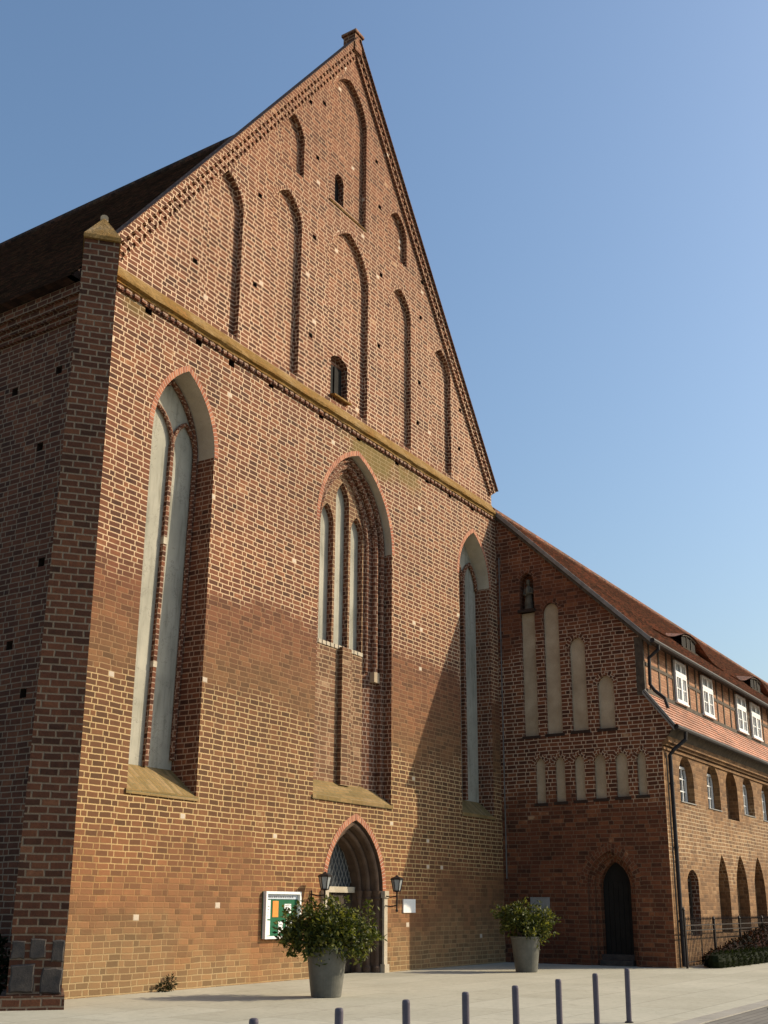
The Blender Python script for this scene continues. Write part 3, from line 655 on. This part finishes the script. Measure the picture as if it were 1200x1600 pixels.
# doorway with two orders
m = MB(); d1 = arch(3.42, -.05, 2.15, .72, 1.0); d2 = arch(3.44, -.05, 2.15, .58, .86); d3 = arch(3.46, -.05, 2.15, .46, .72)
E_d = set(range(1, len(d1)))
m.strip(FA, d1, 0, d1, .14, E_d); m.strip(FA, d1, .14, d2, .14, E_d); m.strip(FA, d2, .14, d2, .26, E_d); m.strip(FA, d2, .26, d3, .26, E_d); m.strip(FA, d3, .26, d3, .5, E_d)
dw = m.build('doorway', 'annexgable', wing)
m = MB(); m.ring(FA, arcs(3.42, 2.15, .72, 1.0, 0.), arcs(3.42, 2.15, .72, 1.0, .24), -.006); m.build('arch_ring', 'annexgable', dw)
m = MB(); m.wall(FA, arch(3.46, .3, 2.15, .46, .72), d=.49)
for k in range(6): m.obox(FA(3.02+k*.15, .3, .46), (0, -.14, 0), (.025, 0, 0), (0, 0, 2.0))
m.build('door_leaf', 'dark', dw)
for k, zz in enumerate((.15, .30)):
    m = MB(); m.obox(FA(2.98-.02*k, 0 if k == 0 else .151, .02+.22*k), (0, -.97+.04*k*0, 0), (.5-.22*k, 0, 0), (0, 0, .149)); m.build('step', 'fieldstone', dw)
# front wall
fw_ = [dict(cx=19.06, z0=4.58, zs=5.3, hw=.68, h=.68), dict(cx=21.78, z0=4.58, zs=5.35, hw=.68, h=.68), dict(cx=23.85, z0=4.40, zs=5.35, hw=.68, h=.68), dict(cx=25.9, z0=4.66, zs=5.38, hw=.68, h=.68)]
fw_ += [dict(cx=x, z0=4.62, zs=5.38, hw=.68, h=.68) for x in (28.4, 30.6, 33., 35.4, 38, 41, 44, 47, 50)]
ld = dict(cx=18.98, z0=.80, zs=2.36, hw=.52, h=.30)
pt = [dict(cx=22.1, z0=.85, zs=2.0, hw=.60, h=1.22), dict(cx=24.2, z0=.88, zs=2.0, hw=.70, h=1.28), dict(cx=26.4, z0=.88, zs=2.0, hw=.70, h=1.3)] + [dict(cx=x, z0=.88, zs=2.0, hw=.70, h=1.3) for x in (28.6, 30.8, 33., 35.2)]
fh_ = [arch(**a) for a in fw_] + [arch(**ld)] + [arch(**a) for a in pt]
m = MB(); m.wall(FW, [(AX, -.05), (XE, -.05), (XE, 6.2), (AX, 6.2)], fh_); m.box(XE-.3, XE, AY+.002, 5, -.05, 9.3); m.box(AX+.3, XE-.3, 4.7, 5, -.05, 9.3); m.build('front_wall', 'front', wing)
def sash(m, fr, x0, x1, z0, z1, d, nx, nz, bar=.035, fr_w=.07):
    def b(a0, a1, c0, c1, dp): 
        P = fr(a0, c0, d-dp); m.obox(P, (a1-a0, 0, 0), (0, dp, 0), (0, 0, c1-c0))
    b(x0, x0+fr_w, z0, z1, .06); b(x1-fr_w, x1, z0, z1, .06); b(x0+fr_w, x1-fr_w, z0, z0+fr_w, .06); b(x0+fr_w, x1-fr_w, z1-fr_w, z1, .06)
    for i in range(1, nx):
        x = x0+(x1-x0)*i/nx; b(x-bar/2, x+bar/2, z0+fr_w, z1-fr_w, .045)
    for i in range(1, nz):
        z = z0+(z1-z0)*i/nz; b(x0+fr_w, x1-fr_w, z-bar/2, z+bar/2, .04)
for i, a in enumerate(fw_):
    o = arch(**a); blind = (i == 2); dd = .30 if not blind else .3
    m = MB(); m.strip(FW, o, 0, o, dd)
    if blind: m.wall(FW, o, d=dd)
    w = m.build('blind_niche' if blind else 'window', 'front', wing)
    if not blind:
        m = MB(); m.wall(FW, o, d=dd-.005); m.build('pane', 'glass', w)
        m = MB(); sash(m, FW, a['cx']-a['hw']+.02, a['cx']+a['hw']-.02, a['z0']+.02, a['zs']+.42, dd-.02, 4, 3); m.build('frame', 'white', w)
        m = MB(); P = FW(a['cx']-a['hw']-.02, a['z0'], -.03); m.obox(P, (2*a['hw']+.04, 0, 0), (0, .5, .0), (0, 0, .03)); m.build('sill', 'verge', w)
o = arch(**ld); m = MB(); m.strip(FW, o, 0, o, .3); w = m.build('window', 'reveal', wing)
m = MB(); m.wall(FW, o, d=.295); m.build('pane', 'glass', w)
m = MB(); sash(m, FW, 18.48, 19.48, .82, 2.4, .28, 2, 4); m.build('frame', 'timber', w)
for a in pt:
    o = arch(**a); m = MB(); m.strip(FW, o, 0, o, .32); m.wall(FW, o, d=.32); m.build('blind_niche', 'front', wing)
m = MB()
for pj, za, zb in ((.05, 5.98, 6.06), (.12, 6.10, 6.18), (.20, 6.18, 6.34)): m.box(AX+.012, XE, AY-pj, AY-.003, za, zb)
m.build('cornice', 'front', wing)
# skirt roof
m = MB(); tiled(m, (AX-.08, -5.62, 6.62), (XE, -5.62, 6.62), (AX-.08, HY+.01, 7.72), (XE, HY+.01, 7.72), 9, .03)
m.face([(AX-.08, -5.62, 6.60), (AX-.08, HY, 7.69), (XE, HY, 7.69), (XE, -5.62, 6.60)]); m.build('skirt_roof', 'skirt', wing)
m = MB(); m.obox((AX-.12, -5.66, 6.56), (.05, 0, 0), (0, .88, 1.15), (0, -.05, .04)); m.obox((AX-.09, -5.62, 6.48), (.04, 0, 0), (0, .88, 1.15), (0, 0, .09)); m.build('verge_board', 'verge', wing)
m = MB(); m.face([(AX, -5.6, 6.6), (AX, AY-.2, 6.34), (XE, AY-.2, 6.34), (XE, -5.6, 6.6)]); m.build('eaves_board', 'timber', wing)
# half timbered storey
m = MB(); m.box(AX+.02, XE-.3, HY, HY+.3, 7.5, 9.42); htw = m.build('half_timber_wall', 'infill', wing)
m = MB(); m.box(AX-.012, AX+.10, HY-.03, HY+.22, 7.6, 9.36); m.build('corner_post', 'timber', wing)
hw4 = [(19.78, 20.86), (22.58, 23.74), (26.72, 27.94), (28.70, 29.96), (32.6, 33.8), (35.6, 36.8), (39, 40.2), (42, 43.2), (46, 47.2), (50, 51.2)]
posts = [17.5, 18.35, 19.1, 21.25, 22.0, 24.4, 25.15, 26.0, 28.32, 30.5, 31.4, 32.2, 34.4, 35.2, 37.5, 38.4, 41., 44., 45., 48., 49., 52., 53., 54.5, 56., 57.5]
m = MB()
for x in posts: m.box(x, x+.10, HY-.025, HY-.002, 7.82, 9.28)
for a, b in hw4:
    m.box(a-.12, a-.01, HY-.025, HY-.002, 7.82, 9.28); m.box(b+.01, b+.12, HY-.025, HY-.002, 7.82, 9.28)
ed = [AX+.12] + [q for a, b in hw4 for q in (a-.12, b+.12)] + [XE-.4]
for i in range(0, len(ed), 2): m.box(ed[i], ed[i+1], HY-.022, HY-.003, 8.52, 8.62)
m.box(AX+.1, XE-.3, HY-.035, HY-.002, 7.70, 7.82); m.box(AX+.1, XE-.3, HY-.035, HY-.002, 9.28, 9.42)
m.build('timber_frame', 'timber', htw)
for a, b in hw4:
    m = MB(); P = FH(a, 7.85, -.03); m.obox(P, (b-a, 0, 0), (0, .02, 0), (0, 0, 1.32)); w = m.build('window', 'glass', wing)
    m = MB(); c_ = (a+b)/2
    for x0, x1 in ((a, c_+.03), (c_-.03+.061, b)):
        sash(m, FH, x0, x1, 7.85, 8.72, -.032, 2, 2, .03, .075); sash(m, FH, x0, x1, 8.76, 9.17, -.032, 2, 1, .03, .075)
    m.obox(FH(a-.03, 7.80, -.12), (b-a+.06, 0, 0), (0, .1, 0), (0, 0, .05)); m.obox(FH(a, 8.72, -.10), (b-a, 0, 0), (0, .07, 0), (0, 0, .04))
    m.build('frame', 'white', w)
# main roof: slope through (y -5.08, z 9.22) and ridge
ey, ez, ry, rz = -5.10, 9.20, .05, 14.25
SL = (rz-ez)/(ry-ey); zr = lambda y: ez + (y-ey)*SL
m = MB(); tiled(m, (AX-.10, ey, ez), (XE, ey, ez), (AX-.10, ry, rz), (XE, ry, rz), 44, .03)
tiled(m, (XE, 5.2, ez), (AX-.10+.2, 5.2, ez), (XE, ry, rz), (AX-.10+.2, ry, rz), 44, .03)
m.tube([(AX-.12, ry, rz+.02), (XE, ry, rz+.02)], .12, 10)
m.face([(AX-.10, ey, ez-.02), (AX-.10, ry, rz-.03), (XE, ry, rz-.03), (XE, ey, ez-.02)])
roof2 = m.build('roof', 'redroof', wing)
m = MB(); sd = Vector((0, ry-ey, rz-ez)); m.obox((AX-.15, ey, ez-.06), (.05, 0, 0), sd, (0, -.06, .10)); m.build('verge_board', 'verge', wing)
m = MB(); m.obox((AX-.10, ey+.02, ez-.17), (.09, 0, 0), sd*.985, (0, 0, .12)); m.build('barge_board', 'timber', wing)
m = MB(); m.tube([(AX-.16, ey-.07, ez-.02), (XE, ey-.07, ez-.02)], .075, 8); m.build('gutter', 'zinc', wing)
m = MB(); m.tube([(AX-.12, -5.70, 6.58), (XE, -5.70, 6.58)], .075, 8); m.build('gutter', 'zinc', wing)
m = MB(); m.box(AX-.02, XE, HY-.3, HY, 9.30, 9.34); m.build('soffit', 'timber', wing)
# eyebrow dormers
for xc in (26.0, 35.4, 44.8):
    yf = -3.45; W2 = 4.2; Hh = .62; N_ = 32; m = MB(); pr = []
    for i in range(N_+1):
        t = -1 + 2*i/N_; z = zr(yf) - .03 + Hh*(math.cos(math.pi*t/2)**4); pr.append((xc + t*W2, z))
    inv = lambda z: ey + (z-ez)/SL
    for i in range(N_):
        (xa, za), (xb, zb) = pr[i], pr[i+1]
        for k in range(5):
            f0_, f1_ = k/5, (k+1)/5
            pa_ = lambda x, z, f: (x, yf-.12 + (inv(z+.25*(z-zr(yf)))+.12-yf)*f, z + .25*(z-zr(yf))*f)
            m.face([pa_(xa, za, f0_), pa_(xb, zb, f0_), pa_(xb, zb, f1_), pa_(xa, za, f1_)], [(xa, f0_*2), (xb, f0_*2), (xb, f1_*2), (xa, f1_*2)])
    dm = m.build('dormer', 'redroof', wing)
    m = MB(); m.face([(x, yf, z-.05) for x, z in [(xc-.8, zr(yf))] + [(xc+.8, zr(yf)+.05)] + [p for p in pr[::-1] if abs(p[0]-xc) < .8]]); m.build('pane', 'dark', dm)
    m = MB(); m.obox((xc-.9, yf-.06, zr(yf)-.03), (1.8, 0, 0), (0, .12, .06), (0, -.02, .04)); m.tube([(x, yf-.03, z-.05) for x, z in pr if abs(x-xc) < .95], .035, 6)
    for q in (-.25, .25): m.box(xc+q-.02, xc+q+.02, yf-.03, yf-.005, zr(yf), zr(yf)+.5)
    m.build('frame', 'timber', dm)
# rain pipes
m = MB(); m.tube([(17.35, -5.17, 9.18), (17.35, -5.17, 9.0), (17.25, -4.9, 8.75), (17.25, -4.88, 7.95), (17.3, -5.0, 7.75), (17.3, -5.28, 7.5), (17.3, -5.36, 7.2)], .055, 8)
m.build('downpipe', 'zinc', wing)
m = MB(); m.tube([(17.7, -5.70, 6.52), (17.7, -5.68, 6.3), (17.45, -5.40, 6.0), (17.42, -5.28, 5.85), (17.42, -5.28, .02)], .06, 8)
for z in (1.2, 3.2, 5.0): m.lathe([(.075, 0), (.075, .06)], (17.42, -5.28, z), 8)
m.build('downpipe', 'zinc', wing)
m = MB(); m.tube([(17.2, -5.24, 5.9), (17.2, -5.24, .02)], .016, 5); m.build('lightning_conductor', 'iron', wing)
m = MB(); m.tube([(AX-.03, -.12, 12.6), (AX-.03, -.12, 2.4)], .018, 5); m.build('lightning_conductor', 'verge', wing)

# ================================================================== THINGS ON AND BEFORE THE WALLS
# notice board
nb = empty('notice_board', (6.0, -.05, .88), 'white framed glass notice board with green back and posters on the church wall', 'notice board')
x0, x1, z0, z1 = 5.37, 6.64, .89, 1.88
m = MB(); m.box(x0, x1, -.025, -.002, z0, z1); m.build('backing', 'green', nb)
m = MB(); fwid = .055
m.box(x0, x0+fwid, -.11, -.026, z0, z1); m.box(x1-fwid, x1, -.11, -.026, z0, z1); m.box(x0+fwid, x1-fwid, -.11, -.026, z0, z0+fwid); m.box(x0+fwid, x1-fwid, -.11, -.026, z1-fwid, z1); m.build('frame', 'white', nb)
m = MB(); m.box(x0+.06, x1-.06, -.04, -.026, z1-.16, z1-.06); hd = m.build('header', 'bluepaper', nb)
m = MB()
for k in range(14): m.box(x0+.16+k*.065, x0+.16+k*.065+random.uniform(.03, .055), -.043, -.041, z1-.135, z1-.095)
m.build('lettering', 'ink', hd)
def poster(a, b, c, d_, mat, lines=0):
    m = MB(); m.box(a, b, -.034, -.027, c, d_); p = m.build('poster', mat, nb)
    if lines:
        m = MB()
        for k in range(lines):
            z = d_ - (d_-c)*(k+1)/(lines+1); m.box(a+.03, a+.03+(b-a-.06)*random.uniform(.5, 1), -.037, -.0345, z-.008, z+.006)
        m.build('lettering', 'ink', p)
poster(5.44, 5.62, 1.30, 1.70, 'paper', 5); poster(5.44, 5.62, .96, 1.27, 'paper', 0); poster(5.70, 5.90, 1.34, 1.68, 'orange', 0); poster(6.12, 6.36, 1.42, 1.62, 'paper', 4); poster(5.92, 6.08, 1.0, 1.25, 'paper', 3); poster(6.2, 6.45, 1.0, 1.32, 'paper', 6)
# white plate
m = MB(); m.box(11.16, 11.76, -.03, -.002, 1.42, 1.76); wp = m.build('wall_plate', 'white'); tag(wp, 'plain white rectangular plate on the church wall right of the portal', 'plate')
m = MB(); m.obox(FA(.88, 1.30, -.03), (0, -.62, 0), (.027, 0, 0), (0, 0, .56)); tag(m.build('wall_plate', 'greyplate'), 'grey stone plaque on the shaded convent wall behind the smaller planter', 'plaque')
# lanterns
def lantern():
    r = empty('wall_lantern', (0, 0, 0), 'black iron wall lantern left of the portal above the big planter', 'lamp', 'lanterns flanking the portal')
    m = MB(); m.tube([(0, -.4, 1.52), (0, -.4, 1.93)], [.018, .022], 8); m.lathe([(.0, 0), (.03, .01), (.035, .05), (.02, .08)], (0, -.4, 1.44), 8)
    m.tube([(0, -.4, 1.60), (0, -.2, 1.57), (0, -.01, 1.60)], .016, 6); m.tube([(0, -.4, 1.82), (0, -.2, 1.80), (0, -.01, 1.84)], .016, 6)
    m.tube([(0, -.03, 1.52), (0, -.03, 1.92)], .018, 6); m.build('bracket', 'iron', r)
    m = MB(); m.lathe([(.085, 1.96), (.145, 2.22)], (0, -.4, 0), 6, False); m.build('glass', 'lampglass', r)
    m = MB()
    for k in range(6):
        a = 2*math.pi*k/6; c, s_ = math.cos(a), math.sin(a); m.tube([(.088*c, -.4+.088*s_, 1.95), (.15*c, -.4+.15*s_, 2.23)], .011, 5)
    m.lathe([(.04, 1.92), (.095, 1.935), (.095, 1.96)], (0, -.4, 0), 6, False); m.lathe([(.165, 2.22), (.17, 2.245), (.12, 2.275), (.05, 2.30), (.03, 2.32), (.012, 2.335)], (0, -.4, 0), 6, False); m.build('frame', 'iron', r)
    return r
l1 = lantern(); l1.location = (7.13, 0, 0); l2 = copy_tree(l1); l2.location = (10.24, 0, 0)
l2['label'] = 'black iron wall lantern right of the portal beside the white plate'
# statue in its niche
st = MB(); c = Vector((AX+.16, -1.07, 10.72))
st.lathe([(.15, 0), (.155, .05), (.13, .3), (.11, .5), (.125, .66), (.10, .76), (.05, .82), (.045, .85)], tuple(c), 14, True, .8, 1.)
st.lathe([(.02, 0), (.06, .03), (.078, .09), (.07, .15), (.04, .19), (.01, .2)], (c.x-.01, c.y, c.z+.84), 12, True, 1.05, .9)
st.tube([(c.x, c.y-.12, c.z+.72), (c.x-.06, c.y-.15, c.z+.55), (c.x-.14, c.y-.05, c.z+.56)], [.045, .04, .03], 8)
st.tube([(c.x, c.y+.12, c.z+.72), (c.x-.06, c.y+.14, c.z+.54), (c.x-.15, c.y+.03, c.z+.5)], [.045, .04, .03], 8)
st.lathe([(.02, 0), (.05, .04), (.05, .12), (.03, .17), (.04, .2), (.035, .25), (.01, .28)], (c.x-.13, c.y-.01, c.z+.5), 8)
tag(st.build('statue', 'statue'), 'small weathered robed stone statue in the arched niche high on the convent gable', 'statue')

# ------------------------------------------------------------------ plants
def leaf(m, p, d, nrm, L, W, i):
    d = d.normalized(); s = d.cross(nrm)
    if s.length < 1e-4: s = d.cross(Vector((1, 0, 0)))
    s.normalize(); n_ = s.cross(d)
    a = p; b = p + d*L*.5 + s*W*.5 - n_*W*.12; c = p + d*L - n_*L*.12; e = p + d*L*.5 - s*W*.5 - n_*W*.12; q = p + d*L*.5
    uv = [(i+.5, 0)]*3
    m.face([a, b, q], uv); m.face([b, c, q], uv); m.face([c, e, q], uv); m.face([e, a, q], uv)
def blob_cloud(n, blobs, L, W, seed, zmin=None, outward=1.):
    rnd = random.Random(seed); m = MB(); vol = [b[3]*b[4]*b[5] for b in blobs]
    for i in range(n):
        b = rnd.choices(blobs, vol)[0]
        while True:
            v = Vector((rnd.uniform(-1, 1), rnd.uniform(-1, 1), rnd.uniform(-1, 1)))
            if .05 < v.length <= 1: break
        v = v.normalized()*(v.length**.55)
        p = Vector((b[0]+v.x*b[3], b[1]+v.y*b[4], b[2]+v.z*b[5]))
        if zmin is not None and p.z < zmin: continue
        d = v*outward + Vector((rnd.uniform(-1, 1), rnd.uniform(-1, 1), rnd.uniform(-.7, 1.0)))*.8
        nn = Vector((rnd.uniform(-1, 1), rnd.uniform(-1, 1), rnd.uniform(.0, 1.5)))
        k = rnd.uniform(.65, 1.25); leaf(m, p, d, nn, L*k, W*k, i)
    return m
def clustered(n, blobs, L, W, seed, per=34, rad=.13):
    rnd = random.Random(seed); m = MB(); vol = [b[3]*b[4]*b[5] for b in blobs]; i = 0
    while i < n:
        b = rnd.choices(blobs, vol)[0]
        v = Vector((rnd.gauss(0, 1), rnd.gauss(0, 1), rnd.gauss(0, 1))).normalized()*rnd.uniform(.35, 1.12)
        c = Vector((b[0]+v.x*b[3], b[1]+v.y*b[4], b[2]+v.z*b[5])); ax = (v.normalized()*.9 + Vector((rnd.uniform(-.6, .6), rnd.uniform(-.6, .6), rnd.uniform(-.2, .9)))).normalized()
        ln = rad*rnd.uniform(.7, 1.7); k_ = rnd.randint(per//2, per); sh = rnd.random()
        for q in range(k_):
            t = rnd.uniform(-1, 1); p = c + ax*ln*t + Vector((rnd.gauss(0, 1), rnd.gauss(0, 1), rnd.gauss(0, 1)))*rad*.32*(1.2-.6*t)
            d = ax*.7 + Vector((rnd.uniform(-1, 1), rnd.uniform(-1, 1), rnd.uniform(-1, .7)))
            sz = rnd.uniform(.6, 1.3); leaf(m, p, d, Vector((rnd.uniform(-1, 1), rnd.uniform(-1, 1), rnd.uniform(.0, 1.5))), L*sz, W*sz, i); i += 1
    return m
def planter(label, loc, blobs, n, seed, rz=0.):
    r = empty('potted_shrub', (0, 0, 0), label, 'planter', 'planters on the plaza')
    m = MB(); m.lathe([(.26, 0), (.275, .015), (.30, .2), (.37, .80), (.385, .82), (.385, .86), (.345, .86), (.335, .78)], (0, 0, 0), 40)
    pot = m.build('pot', 'pot', r)
    m = MB(); m.lathe([(.33, .765), (.30, .785)], (0, 0, 0), 24); m.build('soil', 'soil', pot)
    m = MB(); rnd = random.Random(seed+5)
    for k in range(18):
        b = rnd.choice(blobs); a = rnd.uniform(0, 6.28); rr = rnd.uniform(0, .22)
        s0 = Vector((rr*math.cos(a), rr*math.sin(a), .76)); e0 = Vector((b[0]+rnd.uniform(-.6, .6)*b[3], b[1]+rnd.uniform(-.6, .6)*b[4], b[2]+rnd.uniform(-.3, .7)*b[5]))
        md = s0.lerp(e0, .5) + Vector((rnd.uniform(-.05, .05), rnd.uniform(-.05, .05), .08)); m.tube([s0, md, e0], [.016, .011, .005], 5)
    m.build('stem', 'twig', r)
    clustered(n, blobs, .105, .046, seed).build('foliage', 'leaf', r)
    r.location = loc; return r
rdir = Vector((.52, -.85, 0)); fdir = Vector((.85, .52, 0))     # across / along the view, for the crowns' spread
def bl(a, f, z, ra, rz_): q = rdir*a + fdir*f; return (q.x, q.y, z, ra, ra, rz_)
rs = random.Random(3)
b1 = [bl(0, 0, 1.22, .55, .40), bl(-.42, .0, 1.18, .40, .34), bl(.45, .05, 1.20, .40, .36), bl(-.62, -.1, 1.05, .26, .24), bl(.66, .0, 1.08, .26, .3), bl(-.72, 0, 1.22, .17, .14), bl(-.35, -.3, .92, .28, .26), bl(.42, -.1, .88, .24, .24), bl(.1, -.3, 1.0, .4, .3), bl(0, .35, 1.2, .45, .36), bl(-.25, .1, 1.48, .26, .17), bl(.2, .1, 1.5, .28, .16), bl(.55, 0, 1.42, .2, .14), bl(-.1, -.42, .78, .12, .16), bl(.62, -.1, .76, .15, .14), bl(-.6, -.05, .86, .16, .14)]
planter('large leafy shrub overflowing a tall grey planter in front of the notice board', (3.22, -3.28, 0), b1, 6200, 11)
b2 = [bl(-.1, 0, 1.28, .46, .36), bl(.35, 0, 1.22, .36, .32), bl(-.35, 0, 1.3, .34, .28), bl(.55, 0, 1.15, .24, .24), bl(.32, -.1, .98, .22, .26), bl(-.2, .1, 1.55, .25, .15), bl(.15, 0, 1.58, .22, .14), bl(0, .3, 1.25, .4, .3), bl(-.05, -.3, 1.08, .34, .24), bl(.62, 0, 1.32, .14, .16), bl(-.55, 0, 1.38, .16, .16)]
planter('smaller glossy shrub in a grey planter by the shaded church corner', (12.75, -2.72, 0), b2, 4300, 23)
# clipped hedge and the purple shrub behind the railing
hb = [(17.9 + .5*k, -6.05-.02*k, .16, .46 if k else .36, .30, .27 if k else .22) for k in range(26)]
h_ = blob_cloud(14000, hb, .06, .04, 31, zmin=0.)
for bx in hb: h_.lathe([(.1, -.16), (.34, -.15), (.40, .0), (.3, .16), (.05, .2)], (bx[0], bx[1], .17), 10, False, 1., .6)
tag(h_.build('hedge', 'hedge'), 'low dark clipped hedge with rounded end before the iron railing', 'hedge')
pb = [(18.3 + .5*k, -5.74, .19 + .34*min(k, 12)/12 + .03*math.sin(k*1.7), .46, .16, .19 + .34*min(k, 12)/12) for k in range(24)]
p_ = blob_cloud(11000, pb, .075, .045, 37, zmin=0.)
for bx in pb: p_.lathe([(.1, -bx[2]+.01), (.38, -bx[2]+.02), (.40, .0), (.3, bx[5]*.6), (.05, bx[5]*.8)], (bx[0], bx[1], bx[2]), 10, False, 1., .3)
tag(p_.build('shrub', 'purple'), 'dark reddish purple leaved shrub row rising above the clipped hedge', 'shrub')
sb = [(-.98, .85, .5, .34, .36, .6), (-1.0, 1.5, .6, .4, .5, .7), (-.95, .6, .3, .25, .25, .35)]
tag(blob_cloud(1800, sb, .10, .06, 41, zmin=0.).build('shrub', 'hedge'), 'dark green bush at the foot of the shaded church side wall', 'bush')

tag(blob_cloud(240, [(2.35, -.12, .07, .16, .08, .08), (2.55, -.10, .16, .09, .07, .12)], .07, .025, 51, zmin=.005).build('shadow_tuft', 'hedge'), 'small tuft of dark leaves standing in for a shadow-like blob at the foot of the sunlit church wall', 'shadow_tuft')  # dark leaves added to stand in for a shadow-like blob at the wall foot
# ------------------------------------------------------------------ railing
rl = empty('iron_railing', (17, -5.5, 0), 'thin wrought iron railing with spear tips along the convent front', 'railing')
RY = -5.5
m = MB()
for z in (.16, .98, 1.12): m.box(17.0, 38, RY-.012, RY+.012, z-.014, z+.014)
m.build('rail', 'iron', rl)
m = MB(); n_ = 0; x = 17.13
while x < 38 and n_ < 170:
    m.tube([(x, RY, .05), (x, RY, 1.26)], .0085, 5, False); m.lathe([(.009, 0), (.02, .03), (.001, .11)], (x, RY, 1.25), 4, False); x += .135; n_ += 1
m.build('bars', 'iron', rl, kind='stuff')
for x in (17.0, 19.7, 22.4, 25.1, 27.8, 30.5):
    m = MB(); m.box(x-.025, x+.025, RY-.025, RY+.025, 0, 1.5 if x == 17.0 else 1.25); m.lathe([(.03, 0), (.045, .03), (.02, .09), (.0, .12)], (x, RY, 1.5 if x == 17.0 else 1.25), 8); m.build('post', 'iron', rl)
# ------------------------------------------------------------------ bollards
bps = [(-7.39, -10.2), (-6.33, -10.22), (-5.29, -10.23), (-4.17, -10.21), (-3.06, -10.2), (-1.8, -10.12), (-.46, -10.02), (.94, -9.9)]
def bollard():
    r = empty('bollard', (0, 0, 0), 'grey post bollard', 'bollard', 'slim bollards along the plaza edge')
    m = MB(); m.lathe([(.038, 0), (.038, .715), (.034, .735), (.02, .742)], (0, 0, 0), 20); m.build('post', 'bollard', r)
    m = MB(); m.lathe([(.062, 0), (.062, .012), (.045, .02)], (0, 0, 0), 20); m.build('base_collar', 'zinc', r)
    return r
blab = ['leftmost slim grey post bollard, only its tip above the bottom edge', 'second slim grey bollard from the left, just below the big planter', 'third slim grey bollard from the left, below the portal', 'fourth slim grey bollard from the left, below the white plate', 'fifth slim grey bollard from the left, below the smaller planter', 'third slim grey bollard from the right end of the row', 'slim grey bollard next to the rightmost one', 'rightmost slim grey bollard, seen down to its foot before the dark doorway']
pb_ = bollard()
for i, (x, y) in enumerate(bps):
    o = pb_ if i == 0 else copy_tree(pb_); k = 1.075
    o.location = (CAM.x + (x-CAM.x)*k, CAM.y + (y-CAM.y)*k, 0); o['label'] = blab[i]; o.rotation_euler = (rs.uniform(-.012, .012), rs.uniform(-.012, .012), rs.uniform(0, 6))
# ------------------------------------------------------------------ manhole
m = MB(); m.lathe([(.36, -.017), (.36, -.010), (.33, -.008), (.33, -.011), (.30, -.011), (.30, -.007), (.02, -.007)], (5.95, -10.8, 0), 28, False)
tag(m.build('manhole_cover', 'iron'), 'round dark iron manhole cover set in the road', 'manhole cover')
